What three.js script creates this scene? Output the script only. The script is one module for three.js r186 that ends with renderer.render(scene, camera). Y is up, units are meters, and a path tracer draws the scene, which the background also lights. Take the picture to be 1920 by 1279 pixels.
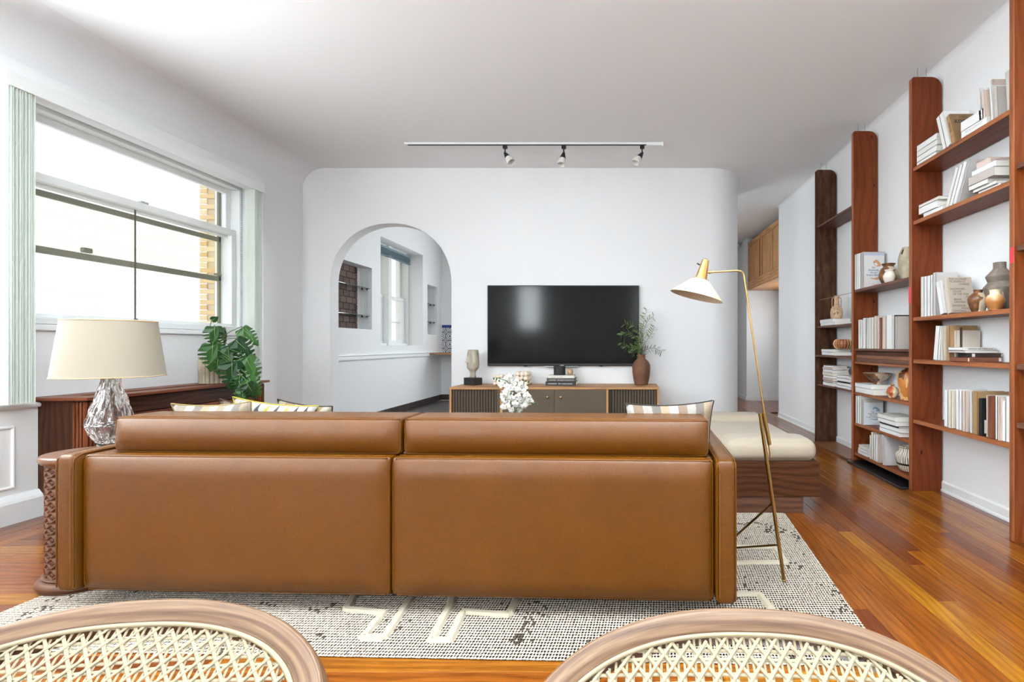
import * as THREE from 'three';
import { RoundedBoxGeometry } from 'three/addons/geometries/RoundedBoxGeometry.js';
import { mergeGeometries, mergeVertices, toCreasedNormals } from 'three/addons/utils/BufferGeometryUtils.js';
import { RectAreaLightUniformsLib } from 'three/addons/lights/RectAreaLightUniformsLib.js';

// ------------------------------------------------------------------ camera, sky, lights, exposure
const scene = new THREE.Scene();
// The photograph is a shifted-lens shot: its vanishing point lies at pixel (1166, 648) of 1920 x 1279, focal length 950 px.
const camera = new THREE.PerspectiveCamera((2 * Math.atan(648 / 950) * 180) / Math.PI, 2332 / 1296, 0.05, 120);
camera.position.set(0, 1, 0);
camera.setViewOffset(2332, 1296, 0, 0, 1920, 1279);
const renderer = new THREE.WebGLRenderer({ antialias: true });
renderer.toneMapping = THREE.LinearToneMapping;
renderer.toneMappingExposure = 1.9;
renderer.shadowMap.enabled = true;
scene.background = new THREE.Color(0.94, 0.99, 1.0);
scene.backgroundIntensity = 1.1;
RectAreaLightUniformsLib.init();
const ADDED_UPLIGHT = 290; // candela of the added fill uplighters, out of view below the frame
// area lights as window daylight; rear, nook and passage openings are out of view
function windowLight(name, w, h, at, to, power, color = 0xffffff) {
  const l = new THREE.RectAreaLight(color, power, w, h);
  l.name = name; l.position.set(...at); l.lookAt(...to); scene.add(l);
  return l;
}
windowLight('unseen_rear_window_light', 1.5, 1.2, [1.15, 1.95, 2.12], [1.15, 1.95, 0], 3, 0xebf4f8);  // out of view, placed to light the sofa back from the right
windowLight('unseen_slim_window_light', 0.5, 1.1, [-2.3, 2.0, 2.12], [-2.3, 2.0, 0], 22, 0xebf4f8);  // out of view, placed for the bright reflection in the television
windowLight('unseen_rear_left_window_light', 1.6, 1.3, [-3.47, 1.8, 0.9], [0, 1.8, 0.9], 3, 0xe9f3f8);  // out of view, placed to brighten the ceiling from the left
windowLight('left_window_daylight', 1.7, 1.25, [-3.47, 1.8, -1.8], [0, 1.8, -1.8], 7, 0xe9f3f8);
windowLight('unseen_far_window_light', 1.3, 1.3, [-0.95, 1.65, -9.22], [-0.95, 1.65, 0], 8, 0xebf4f8);  // unseen opening in the far wall, placed to light the nook
windowLight('unseen_passage_window_light', 1.0, 0.8, [2.84, 1.42, -8.2], [0, 1.42, -8.2], 2.6, 0xf0f6f9);  // unseen opening round the corner, placed to light the passage

// ------------------------------------------------------------------ helpers
let seed = 7;
const rnd = () => { seed = (seed + 0x6d2b79f5) | 0; let t = Math.imul(seed ^ (seed >>> 15), 1 | seed); t = (t + Math.imul(t ^ (t >>> 7), 61 | t)) ^ t; return ((t ^ (t >>> 14)) >>> 0) / 4294967296; };
const rr = (a, b) => a + (b - a) * rnd();
const pick = (a) => a[Math.floor(rnd() * a.length)];
const { clamp, lerp, smoothstep } = THREE.MathUtils;
const V = (x, y, z) => new THREE.Vector3(x, y, z);
const PI = Math.PI;

function clean(g) {
  if (g.index) g = g.toNonIndexed();
  for (const k of Object.keys(g.attributes)) if (!['position', 'normal', 'uv'].includes(k)) g.deleteAttribute(k);
  if (!g.attributes.uv) g.setAttribute('uv', new THREE.BufferAttribute(new Float32Array(g.attributes.position.count * 2), 2));
  if (!g.attributes.normal) g.computeVertexNormals();
  g.clearGroups();
  return g;
}
const merged = (list) => (Array.isArray(list) ? (list.length === 1 ? list[0] : mergeGeometries(list.map(clean))) : list);
// texture coordinates in metres; the grain (texture u) runs along the named axis
function muv(g, grain = 'x', ou = 0, ov = 0) {
  g = clean(g);
  const p = g.attributes.position, n = g.attributes.normal, uv = g.attributes.uv, gi = 'xyz'.indexOf(grain), c = [0, 0, 0];
  for (let i = 0; i < p.count; i++) {
    const f = (i - (i % 3)); // one projection for each triangle
    let nx = 0, ny = 0, nz = 0;
    for (let k = 0; k < 3; k++) { nx += n.getX(f + k); ny += n.getY(f + k); nz += n.getZ(f + k); }
    const a = [Math.abs(nx), Math.abs(ny), Math.abs(nz)];
    const ax = a[0] >= a[1] && a[0] >= a[2] ? 0 : a[1] >= a[2] ? 1 : 2;
    c[0] = p.getX(i); c[1] = p.getY(i); c[2] = p.getZ(i);
    let u, v;
    if (ax === gi) { u = c[(gi + 1) % 3] * 0.25; v = c[(gi + 2) % 3]; }
    else { u = c[gi]; v = c[3 - gi - ax]; }
    uv.setXY(i, u + ou, v + ov);
  }
  return g;
}
// a box between two corners; d is the distance in front of the camera (z = -d)
function box(x0, x1, y0, y1, d0, d1, r = 0, seg = 1) {
  const w = Math.abs(x1 - x0), h = Math.abs(y1 - y0), t = Math.abs(d1 - d0);
  r = Math.min(r, w / 2.05, h / 2.05, t / 2.05);
  const g = r > 0 ? new RoundedBoxGeometry(w, h, t, seg, r) : new THREE.BoxGeometry(w, h, t);
  return clean(g.translate((x0 + x1) / 2, (y0 + y1) / 2, -(d0 + d1) / 2));
}
// a box about a local centre
const lbox = (w, h, t, x = 0, y = 0, z = 0, r = 0, seg = 1) => box(x - w / 2, x + w / 2, y - h / 2, y + h / 2, -z - t / 2, -z + t / 2, r, seg);
// a piece (plank, brick, tile): w along x, t along y (top at y = t), l along z, only its upper edges chamfered
function piece(w, t, l, c = 0.0015) {
  const a = w / 2, b = l / 2, q = [], P = [[-a, 0, -b], [a, 0, -b], [a, 0, b], [-a, 0, b], [-a, t - c, -b], [a, t - c, -b], [a, t - c, b], [-a, t - c, b], [-a + c, t, -b + c], [a - c, t, -b + c], [a - c, t, b - c], [-a + c, t, b - c]];
  const quad = (i, j, k, m) => q.push(...P[i], ...P[j], ...P[k], ...P[i], ...P[k], ...P[m]);
  quad(11, 10, 9, 8);
  for (let i = 0; i < 4; i++) { const j = (i + 1) % 4; quad(4 + i, 8 + i, 8 + j, 4 + j); quad(i, 4 + i, 4 + j, j); }
  const g = new THREE.BufferGeometry();
  g.setAttribute('position', new THREE.Float32BufferAttribute(q, 3));
  g.computeVertexNormals();
  return clean(g);
}
const tube = (pts, r, seg = 24, rad = 8, closed = false, tension = 0.5) => clean(new THREE.TubeGeometry(new THREE.CatmullRomCurve3(pts.map((p) => (p.isVector3 ? p : V(...p))), closed, 'catmullrom', tension), seg, r, rad, closed));
function rod(a, b, r, r2 = r, n = 12) {
  const A = a.isVector3 ? a : V(...a), B = b.isVector3 ? b : V(...b), dir = B.clone().sub(A), g = new THREE.CylinderGeometry(r2, r, dir.length(), n);
  g.applyQuaternion(new THREE.Quaternion().setFromUnitVectors(V(0, 1, 0), dir.clone().normalize()));
  return clean(g.translate((A.x + B.x) / 2, (A.y + B.y) / 2, (A.z + B.z) / 2));
}
// lathe from [radius, height] pairs, smoothed
function lathe(pts, n = 40, smooth = 0) {
  let P = pts.map(([r, y]) => new THREE.Vector2(Math.max(r, 1e-4), y));
  if (smooth) P = new THREE.SplineCurve(P).getPoints(smooth);
  return clean(new THREE.LatheGeometry(P, n));
}
const ball = (r, x = 0, y = 0, z = 0, sx = 1, sy = 1, sz = 1, a = 16, b = 12) => clean(new THREE.SphereGeometry(r, a, b).scale(sx, sy, sz).translate(x, y, z));
function extrude(pts, depth, bevel = 0, holes = []) {
  const s = pts.isShape || pts instanceof THREE.Shape ? pts : new THREE.Shape(pts.map(([x, y]) => new THREE.Vector2(x, y)));
  for (const h of holes) s.holes.push(new THREE.Path(h.map(([x, y]) => new THREE.Vector2(x, y))));
  return clean(new THREE.ExtrudeGeometry(s, { depth, bevelEnabled: bevel > 0, bevelSize: bevel, bevelThickness: bevel, bevelSegments: 2, curveSegments: 24 }));
}
// a soft upholstered block: rounded box whose faces bulge
function puff(w, h, t, r = 0.03, bulge = [0.01, 0.01, 0.01], seg = 14, warp = null) {
  const g = mergeVertices(new THREE.BoxGeometry(2, 2, 2, seg, seg, seg).deleteAttribute('normal').deleteAttribute('uv')), p = g.attributes.position, a = [w / 2, h / 2, t / 2];
  for (let i = 0; i < p.count; i++) {
    const c = [p.getX(i), p.getY(i), p.getZ(i)].map((v) => Math.sign(v) * (1 - Math.pow(1 - Math.abs(v), 1.7)));
    const q = c.map((v, k) => v * a[k]), inn = q.map((v, k) => clamp(v, -a[k] + r, a[k] - r)), d = q.map((v, k) => v - inn[k]);
    const L = Math.hypot(...d), o = L > 1e-9 ? d.map((v) => (v / L) * r) : [0, 0, 0], out = inn.map((v, k) => v + o[k]);
    for (let k = 0; k < 3; k++) { const u = c[(k + 1) % 3], v = c[(k + 2) % 3]; out[k] += Math.sign(c[k]) * Math.pow(Math.abs(c[k]), 3) * bulge[k] * (1 - Math.pow(Math.abs(u), 2.5)) * (1 - Math.pow(Math.abs(v), 2.5)); }
    if (warp) warp(out);
    p.setXYZ(i, ...out);
  }
  g.computeVertexNormals();
  return clean(g);
}
function ribbon(points, normals, hw, ht) { // a flat strand: rectangular section swept along points
  const pos = [], P = points, n = P.length, ring = [];
  for (let i = 0; i < n; i++) {
    const T = P[Math.min(i + 1, n - 1)].clone().sub(P[Math.max(i - 1, 0)]).normalize(), N = normals[i].clone().addScaledVector(T, -normals[i].dot(T)).normalize(), B = T.clone().cross(N);
    ring.push([[1, -0.3], [0.55, 1], [-0.55, 1], [-1, -0.3], [-0.6, -1], [0.6, -1]].map(([b, c]) => P[i].clone().addScaledVector(B, b * hw).addScaledVector(N, c * ht)));
  }
  const tri = (a, b, c) => pos.push(a.x, a.y, a.z, b.x, b.y, b.z, c.x, c.y, c.z);
  for (let i = 0; i + 1 < n; i++) for (let k = 0; k < 6; k++) { const m = (k + 1) % 6, [a, b, c, d] = [ring[i][k], ring[i][m], ring[i + 1][m], ring[i + 1][k]]; tri(a, b, c); tri(a, c, d); }
  for (const [e, s] of [[0, 1], [n - 1, 0]]) for (let k = 1; k < 5; k++) s ? tri(ring[e][0], ring[e][k + 1], ring[e][k]) : tri(ring[e][0], ring[e][k], ring[e][k + 1]);
  const g = new THREE.BufferGeometry();
  g.setAttribute('position', new THREE.Float32BufferAttribute(pos, 3));
  g.computeVertexNormals();
  return clean(g);
}

const taken = {};
const numbered = (name) => { const n = taken[name] ?? 0; taken[name] = n + 1; return n ? `${name}_${String(n).padStart(3, '0')}` : name; };
function add(o, parent = scene) { o.castShadow = o.receiveShadow = true; parent.add(o); return o; }
function part(name, geo, mat, parent, label, kind) {
  const m = new THREE.Mesh(merged(geo), mat); m.name = numbered(name);
  if (label) m.userData.label = label;
  if (kind) m.userData.kind = kind;
  return add(m, parent);
}
const setting = (name, geo, mat, label) => { const m = part(name, geo, mat, scene); m.userData.kind = 'structure'; if (label) m.userData.label = label; return m; };
function settingGroup(name) { const g = new THREE.Group(); g.name = numbered(name); g.userData.kind = 'structure'; scene.add(g); return g; }
function tag(o, label, category, group) { o.userData.label = label; o.userData.category = category; if (group) o.userData.group = group; return o; }
function thing(name, label, category, [x, y, z] = [0, 0, 0], turn = 0, group) {
  const g = new THREE.Group(); g.name = numbered(name); g.position.set(x, y, z); g.rotation.y = turn; scene.add(g);
  return tag(g, label, category, group);
}
function single(name, geo, mat, label, category, pos = [0, 0, 0], turn = 0, group) {
  const m = part(name, geo, mat, scene); m.position.set(...pos); m.rotation.y = turn;
  return tag(m, label, category, group);
}

// ------------------------------------------------------------------ textures (computed)
const H = new Float32Array(65536).map(() => rnd());
function vn(x, y, px, py, s = 0) { // periodic value noise 0..1
  const xi = Math.floor(x), yi = Math.floor(y), fx = x - xi, fy = y - yi, u = fx * fx * (3 - 2 * fx), v = fy * fy * (3 - 2 * fy), m = (a, b) => ((a % b) + b) % b;
  const x0 = m(xi, px), x1 = m(xi + 1, px), y0 = m(yi, py), y1 = m(yi + 1, py), h = (a, b) => H[(a * 131 + b * 7919 + s * 3571) & 65535];
  return lerp(lerp(h(x0, y0), h(x1, y0), u), lerp(h(x0, y1), h(x1, y1), u), v);
}
const fbm = (u, v, fx, fy, oct = 3, s = 0) => { let a = 0, w = 0.5, t = 0; for (let i = 0; i < oct; i++) { a += w * vn(u * fx, v * fy, fx, fy, s + i); t += w; w *= 0.5; fx *= 2; fy *= 2; } return a / t; };
function texture(w, h, fn, srgb = true, ru = 1, rv = 1) {
  const data = new Uint8Array(w * h * 4);
  for (let j = 0; j < h; j++) for (let i = 0; i < w; i++) {
    const c = fn((i + 0.5) / w, (j + 0.5) / h), k = (j * w + i) * 4;
    if (typeof c === 'number') data[k] = data[k + 1] = data[k + 2] = clamp(c, 0, 1) * 255;
    else for (let q = 0; q < 3; q++) data[k + q] = clamp(c[q], 0, 1) * 255;
    data[k + 3] = 255;
  }
  const t = new THREE.DataTexture(data, w, h, THREE.RGBAFormat);
  t.wrapS = t.wrapT = THREE.RepeatWrapping; t.magFilter = THREE.LinearFilter; t.minFilter = THREE.LinearMipmapLinearFilter; t.generateMipmaps = true;
  t.repeat.set(ru, rv);
  if (srgb) t.colorSpace = THREE.SRGBColorSpace;
  t.needsUpdate = true;
  return t;
}
// wood: u along the grain. rings = growth lines across the tile, a = their strength, f = fine streaks, k = knots
function woodValue(rings, a, f, s, knots = [], wave = 0.55) {
  return (u, v) => {
    let bend = (fbm(u, v, 2, 3, 2, s) * 1.6 + 0.5 * fbm(u, v, 1, 2, 2, s + 9)) * wave, dark = 0;
    for (const [ku, kv, kr] of knots) {
      let du = Math.abs(u - ku), dv = Math.abs(v - kv); du = Math.min(du, 1 - du); dv = Math.min(dv, 1 - dv);
      const q = Math.hypot(du / (kr * 1.7), dv / (kr * 1.5)); bend += 1.1 * Math.exp(-q * 0.8) * (v > kv ? 1 : -1) * 0.4; dark += 0.5 * smoothstep(1 - q * 0.75, 0, 0.5);
    }
    let g = 0.5 + 0.5 * Math.sin(2 * PI * (v * rings + bend * 2.2));
    g = Math.pow(g, 1.8) * (0.55 + 0.45 * fbm(u, v, 5, 30, 2, s + 3));
    const fine = 0.5 * vn(u * 9, v * 170, 9, 170, s + 5) + 0.5 * vn(u * 26, v * 390, 26, 390, s + 6), blotch = fbm(u, v, 3, 3, 3, s + 12);
    return clamp(1 - a * g - f * (fine - 0.2) - 0.22 * (blotch - 0.35) - dark, 0.05, 1);
  };
}
const warm = (t) => [Math.pow(t, 0.75), t, Math.pow(t, 1.25)];
const woodTex = (fn, ru = 1, rv = 2) => texture(1024, 512, (u, v) => warm(fn(u, v)), true, ru, rv);
const T = {};
T.plain = woodTex(woodValue(9, 0.22, 0.3, 11));
T.walnut = woodTex(woodValue(13, 0.3, 0.4, 23, [], 0.6));
T.floor = woodTex(woodValue(15, 0.2, 0.4, 31, [[0.3, 0.4, 0.006]]));
T.pine = woodTex(woodValue(8, 0.13, 0.26, 47, [[0.18, 0.3, 0.009], [0.44, 0.72, 0.008], [0.62, 0.35, 0.011], [0.86, 0.68, 0.008]]));
T.old = texture(1024, 512, (u, v) => { const w = woodValue(8, 0.25, 0.35, 59)(u, v), p = fbm(u, v, 9, 12, 4, 71), q = fbm(u, v, 22, 40, 3, 75); const t = clamp(w * (0.6 + 0.55 * p) + (q > 0.66 ? 0.12 : 0), 0, 1); return warm(t); }, true, 1, 2);
T.ash = woodTex(woodValue(34, 0.28, 0.45, 83, [[0.5, 0.52, 0.008]], 0.9), 1.3, 4);
T.leather = texture(512, 512, (u, v) => { // pebbled grain
  let best = 9, second = 9; const n = 46, x = u * n, y = v * n, xi = Math.floor(x), yi = Math.floor(y);
  for (let a = -1; a <= 1; a++) for (let b = -1; b <= 1; b++) { const cx = (xi + a + n) % n, cy = (yi + b + n) % n, d = Math.hypot(xi + a + H[(cx * 57 + cy * 913) & 65535] - x, yi + b + H[(cx * 61 + cy * 733 + 99) & 65535] - y); if (d < best) { second = best; best = d; } else if (d < second) second = d; }
  return clamp(0.25 + 0.75 * smoothstep(second - best, 0, 0.45) * (0.75 + 0.25 * vn(u * 90, v * 90, 90, 90, 3)), 0, 1);
}, false, 9, 9);
T.leatherTone = texture(512, 512, (u, v) => { const f = fbm(u, v, 5, 5, 4, 17), g = vn(u * 160, v * 160, 160, 160, 4); const t = 0.91 + 0.08 * f - 0.05 * g * g; return [t, t * (0.985 + 0.015 * f), t * 0.97]; }, true, 1.3, 1.3);
T.plaster = texture(512, 512, (u, v) => 0.5 + 0.35 * (fbm(u, v, 3, 3, 4, 5) - 0.5) + 0.16 * (fbm(u, v, 40, 40, 2, 8) - 0.5), false, 0.45, 0.45);
T.weave = texture(256, 256, (u, v) => { const a = Math.sin(u * PI * 64), b = Math.sin(v * PI * 64), over = (Math.floor(u * 64) + Math.floor(v * 64)) % 2; return 0.25 + 0.6 * Math.abs(over ? a : b) * (0.75 + 0.25 * vn(u * 64, v * 64, 64, 64, 2)); }, false, 12, 12);
T.stone = texture(512, 512, (u, v) => { const a = fbm(u, v, 4, 4, 4, 91), b = fbm(u, v, 60, 60, 2, 95); const t = 0.72 + 0.28 * a - 0.14 * b; return [t, t, t]; }, true, 3, 3);
T.glaze = texture(256, 256, (u, v) => { const a = fbm(u, v, 4, 3, 4, 101); return a > 0.56 ? [0.45 + 0.3 * a, 0.27, 0.12] : a > 0.46 ? [0.75, 0.52, 0.3] : [0.93, 0.86, 0.74]; }, true);
T.glazeDark = texture(256, 256, (u, v) => { const a = fbm(u, v, 5, 4, 4, 111), b = fbm(u, v, 20, 20, 2, 117); return a > 0.55 ? [0.78, 0.7, 0.6] : [0.3 + 0.3 * b, 0.2 + 0.2 * b, 0.13 + 0.12 * b]; }, true);
T.speckle = texture(256, 256, (u, v) => { const a = vn(u * 60, v * 60, 60, 60, 121), b = fbm(u, v, 4, 4, 3, 125); return a > 0.82 ? [0.24, 0.16, 0.12] : [0.66 + 0.2 * b, 0.54 + 0.18 * b, 0.42 + 0.16 * b]; }, true);

// ------------------------------------------------------------------ materials
function mat(color, rough = 0.6, o = {}) {
  const m = new THREE.MeshPhysicalMaterial({ color: Array.isArray(color) ? new THREE.Color().setRGB(...color) : new THREE.Color(color), roughness: rough, ...o });
  return m;
}
const M = {
  wall: mat([0.83, 0.83, 0.835], 0.75, { bumpMap: T.plaster, bumpScale: 0.004 }),
  ceiling: mat([0.87, 0.87, 0.87], 0.8, { bumpMap: T.plaster, bumpScale: 0.003 }),
  trim: mat([0.83, 0.835, 0.83], 0.35),
  leather: mat('#683b02', 0.27, { map: T.leatherTone, bumpMap: T.leather, bumpScale: 0.00035, specularIntensity: 0.6, ior: 1.6 }),
  leatherSeam: mat('#633a05', 0.4, { specularIntensity: 0.5 }),
  thread: mat('#8d5a1e', 0.7),
  walnut: mat('#8a5033', 0.4, { map: T.walnut, specularIntensity: 0.5 }),
  walnutDark: mat('#4f2d1b', 0.45, { map: T.walnut, specularIntensity: 0.4 }),
  oak: mat('#c99a68', 0.5, { map: T.plain }),
  oakBench: mat('#5a3620', 0.55, { map: T.walnut, specularIntensity: 0.35 }),
  pine: mat('#7f3f20', 0.45, { map: T.pine, specularIntensity: 0.35 }),
  pineEdge: mat('#a9683e', 0.45, { map: T.plain }),
  pineOld: mat('#5f4432', 0.6, { map: T.old, specularIntensity: 0.3 }),
  shelfDark: mat('#765041', 0.5, { map: T.plain }),
  ash: mat('#84674c', 0.5, { map: T.ash }),
  cane: mat('#a19379', 0.5, { specularIntensity: 0.5 }),
  brass: mat('#c49a5e', 0.3, { metalness: 1 }),
  brassDark: mat('#9c7a45', 0.33, { metalness: 1 }),
  black: mat('#151413', 0.45),
  softBlack: mat('#232221', 0.6),
  steel: mat('#b9bbbd', 0.25, { metalness: 1 }),
  blackSteel: mat('#2c2c2e', 0.4, { metalness: 0.6 }),
  glass: mat('#ffffff', 0.0, { transmission: 1, thickness: 0, ior: 1.45 }),
  glassEdge: mat('#cfe3dd', 0.05, { transmission: 0.9, thickness: 0.02, ior: 1.5, attenuationColor: new THREE.Color('#9cc4b5'), attenuationDistance: 0.25 }),
  frost: mat('#f6f4ee', 0.4, { transmission: 0.25, thickness: 0 }),
  linen: mat('#a69a89', 0.9, { bumpMap: T.weave, bumpScale: 0.0006, transmission: 0.15, thickness: 0 }),
  boucle: mat('#a89a88', 0.95, { bumpMap: T.weave, bumpScale: 0.0008, sheen: 0.4, sheenRoughness: 0.6, sheenColor: new THREE.Color('#ffffff') }),
  ceramic: mat('#e9dfd0', 0.6, { map: T.stone }),
  clay: mat('#a5765a', 0.8, { map: T.stone }),
  taupe: mat('#9b8a7c', 0.75, { map: T.stone }),
};
// ------------------------------------------------------------------ the room's shell
const CEIL = 2.947, LEFT = -3.5, RIGHT = 2.21, BACK = 5.556, FAR = 9.25;
const subfloor = mat('#6d4526', 0.5, { map: T.floor });
const floor = setting('floor', muv(box(-3.8, 3.1, -0.2, -0.02, -2.5, 11.2), 'z'), subfloor, 'varnished old wooden strip floor');
setting('ceiling', box(-3.8, 3.1, CEIL, CEIL + 0.2, -2.5, 11.2), M.ceiling, 'white plaster ceiling');

// boards: [x0, x1, d0, d1, runs along]
const boardTones = ['#a0641a', '#935316', '#7f4316', '#aa721c', '#763b15', '#96571a', '#884d18', '#a06017'].map((c) => mat(c, 0.3, { map: T.floor, clearcoat: 0.5, clearcoatRoughness: 0.14, specularIntensity: 0.3 }));
{
  const boards = [];
  const strip = (x0, x1, d0, d1, along, wid, tag0) => {
    const across0 = along === 'z' ? x0 : d0, across1 = along === 'z' ? x1 : d1, l0 = along === 'z' ? d0 : x0, l1 = along === 'z' ? d1 : x1, n = Math.round((across1 - across0) / wid), w = (across1 - across0) / n;
    for (let i = 0; i < n; i++) {
      let p = l0 - rr(0, 1.2);
      while (p < l1) {
        const q = p + rr(1.1, 2.6), a = Math.max(p, l0), b = Math.min(q, l1);
        if (b - a > 0.04) boards.push({ along, c: across0 + (i + 0.5) * w, w: w - 0.0012, a, b });
        p = q;
      }
    }
  };
  strip(0.86, 2.215, 0.9, 7.6, 'z', 0.075);
  strip(0.86, 2.86, 7.6, 10.9, 'z', 0.09);
  strip(-3.1, 0.86, 0.9, 5.62, 'x', 0.082);
  strip(-3.42, -3.1, 0.9, 5.62, 'z', 0.08);
  // the boards that show largest are pieces of their own; the rest, under the rug and the sofa, is one part
  const seen = (b) => { const d = b.along === 'z' ? (b.a + b.b) / 2 : b.c, x = b.along === 'z' ? b.c : (b.a + b.b) / 2; return b.along === 'z' || d < 1.75 || x < -2.0 ? 1 / d : 0.01 / d; };
  boards.sort((p, q) => seen(q) - seen(p));
  const rest = [];
  boards.forEach((b, i) => {
    const L = b.b - b.a - 0.0012, g = piece(b.w, 0.02, L, 0.0012), ou = rr(0, 9), ov = rr(0, 9);
    muv(g, 'z', ou, ov);
    if (b.along === 'x') g.rotateY(PI / 2).translate((b.a + b.b) / 2, 0, -b.c); else g.translate(b.c, 0, -(b.a + b.b) / 2);
    g.translate(0, -0.02 + (rnd() - 0.5) * 0.0006, 0);
    if (i < 290) part('floorboard', g, pick(boardTones), floor); else rest.push(g);
  });
  part('floorboard_field', rest, boardTones[2], floor, 'remaining strip boards under the rug and furniture', 'stuff');
}
// dark tiles of the nook beyond the arch
const tileMat = ['#4a3f3b', '#51443f', '#433a37'].map((c) => mat(c, 0.35, { map: T.stone }));
{
  const nook = setting('floor', box(-3.3, 0.8, -0.02, -0.004, 5.72, FAR), mat('#3c3431', 0.6), 'dark tiled nook floor');
  for (let i = 0; i < 13; i++) for (let k = 0; k < 11; k++) part('floor_tile', piece(0.296, 0.014, 0.296, 0.002).translate(-3.15 + i * 0.3, -0.004, -5.9 - k * 0.3), pick(tileMat), nook);
}

// a wall in the plane x = const: outline and holes given as [d, y]
function sideWall(x0, x1, d0, d1, holes = [], y1 = CEIL) {
  const g = extrude([[d0, -0.02], [d1, -0.02], [d1, y1], [d0, y1]], Math.abs(x1 - x0), 0, holes.map(([a, b, c, e]) => [[a, c], [a, e], [b, e], [b, c]]));
  return g.rotateY(PI / 2).translate(Math.min(x0, x1), 0, 0); // extrusion along +x, shape x -> -z
}
const W1 = [2.86, 4.67, 1.14, 2.45], W0 = [0.9, 2.72, 1.14, 2.45], WR = [-1.7, -0.1, 1.14, 2.45];
const cove = (r, len, at, mirror = 1) => { // concave plaster cove between wall and ceiling
  const s = new THREE.Shape(); s.moveTo(0, 0); s.lineTo(r, 0);
  for (let i = 1; i <= 14; i++) { const a = (i / 14) * PI / 2; s.lineTo(r - r * Math.sin(a), -r + r * Math.cos(a)); }
  const g = new THREE.ExtrudeGeometry(s, { depth: len, bevelEnabled: false, curveSegments: 20 });
  const c = toCreasedNormals(g, 0.5);
  if (mirror < 0) { c.applyMatrix4(new THREE.Matrix4().makeRotationY(PI)); c.translate(0, 0, len); }
  return clean(c.translate(...at));
};
setting('wall_left', muv(merged([sideWall(-3.75, LEFT, -2.4, BACK + 0.1, [W0, W1, WR]), cove(0.24, BACK + 2.15, [LEFT - 0.002, CEIL + 0.002, -BACK])]), 'z'), M.wall, 'white plaster wall with a wide window and a coved ceiling edge');
// back wall with the arch
const AX = -2.535, AR = 0.67, ASPRING = 1.675;
{
  const s = new THREE.Shape(); s.moveTo(LEFT - 0.1, -0.02); s.lineTo(AX - AR, -0.02); s.lineTo(AX - AR, ASPRING);
  for (let i = 1; i < 40; i++) { const a = PI - (i / 40) * PI, c = Math.cos(a), q = Math.sin(a); s.lineTo(AX + AR * Math.sign(c) * Math.pow(Math.abs(c), 0.94), ASPRING + AR * Math.pow(q, 0.94)); }
  s.lineTo(AX + AR, ASPRING); s.lineTo(AX + AR, -0.02); s.lineTo(0.95, -0.02); s.lineTo(0.95, CEIL); s.lineTo(LEFT - 0.1, CEIL);
  const g = toCreasedNormals(new THREE.ExtrudeGeometry(s, { depth: 0.16, bevelEnabled: true, bevelSize: 0.005, bevelThickness: 0.005, bevelSegments: 2 }), 0.6).translate(0, 0, -BACK - 0.165);
  // rounded end of the wall, turning into the passage
  const e = new THREE.Shape(), R = 0.4, r = 0.235; e.moveTo(0, R);
  for (let i = 1; i <= 24; i++) { const a = PI / 2 - (i / 24) * PI / 2; e.lineTo(R * Math.cos(a), R * Math.sin(a)); }
  e.lineTo(R, -0.75); e.lineTo(r, -0.75); e.lineTo(r, 0);
  for (let i = 1; i <= 24; i++) { const a = (i / 24) * PI / 2; e.lineTo(r * Math.cos(a), r * Math.sin(a)); }
  const c = toCreasedNormals(new THREE.ExtrudeGeometry(e, { depth: CEIL + 0.02, bevelEnabled: false }), 0.5).rotateX(PI / 2);
  c.translate(0.95, CEIL, -BACK - R);
  setting('wall_back', muv(merged([clean(g), clean(c)]), 'x'), M.wall, 'white plaster wall with a round arch and a rounded end');
}
// the nook and the passage beyond
const NX = -3.3, NICHE1 = [5.8, 6.69, 1.21, 2.02], NICHE2 = [8.6, 9.06, 1.19, 2.04], W2 = [6.93, 8.4, 1.0, 2.5];
setting('wall_nook', muv(merged([sideWall(NX, NX - 0.16, 5.6, FAR + 0.1, [NICHE1, NICHE2, W2]), sideWall(NX - 0.16, -3.75, 5.6, FAR + 0.1, [W2])]), 'z'), M.wall, 'white nook wall with two shelved niches and a window');
setting('wall_far', muv(merged([box(-3.75, -1.6, -0.02, CEIL, FAR, FAR + 0.15), box(-0.3, 1.25, -0.02, CEIL, FAR, FAR + 0.15), box(-1.6, -0.3, -0.02, 1.0, FAR, FAR + 0.15), box(-1.6, -0.3, 2.3, CEIL, FAR, FAR + 0.15), box(2.27, 3.1, -0.02, CEIL, FAR - 0.03, FAR + 0.15), box(2.27, 2.4, -0.02, CEIL, FAR + 0.15, 11), box(1.1, 1.25, -0.02, CEIL, FAR + 0.15, 11), box(1.1, 2.4, -0.02, CEIL, 10.9, 11.1)]), 'x'), M.wall, 'white end wall of the passage');  // the opening in it is unseen, placed to light the nook
setting('wall_right', muv(merged([box(RIGHT, RIGHT + 0.18, -0.02, CEIL, -2.4, 7.14), box(RIGHT + 0.02, 3.1, -0.02, CEIL, 6.99, 7.139), sideWall(2.86, 3.06, 7.1, FAR + 0.1, [[7.6, 8.8, 1.0, 1.85]]), cove(0.05, 9.2, [RIGHT + 0.002, CEIL + 0.002, -7.1], -1)]), 'z'), M.wall, 'white plaster wall behind the bookcase');  // its opening is out of view, placed to light the passage
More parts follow.
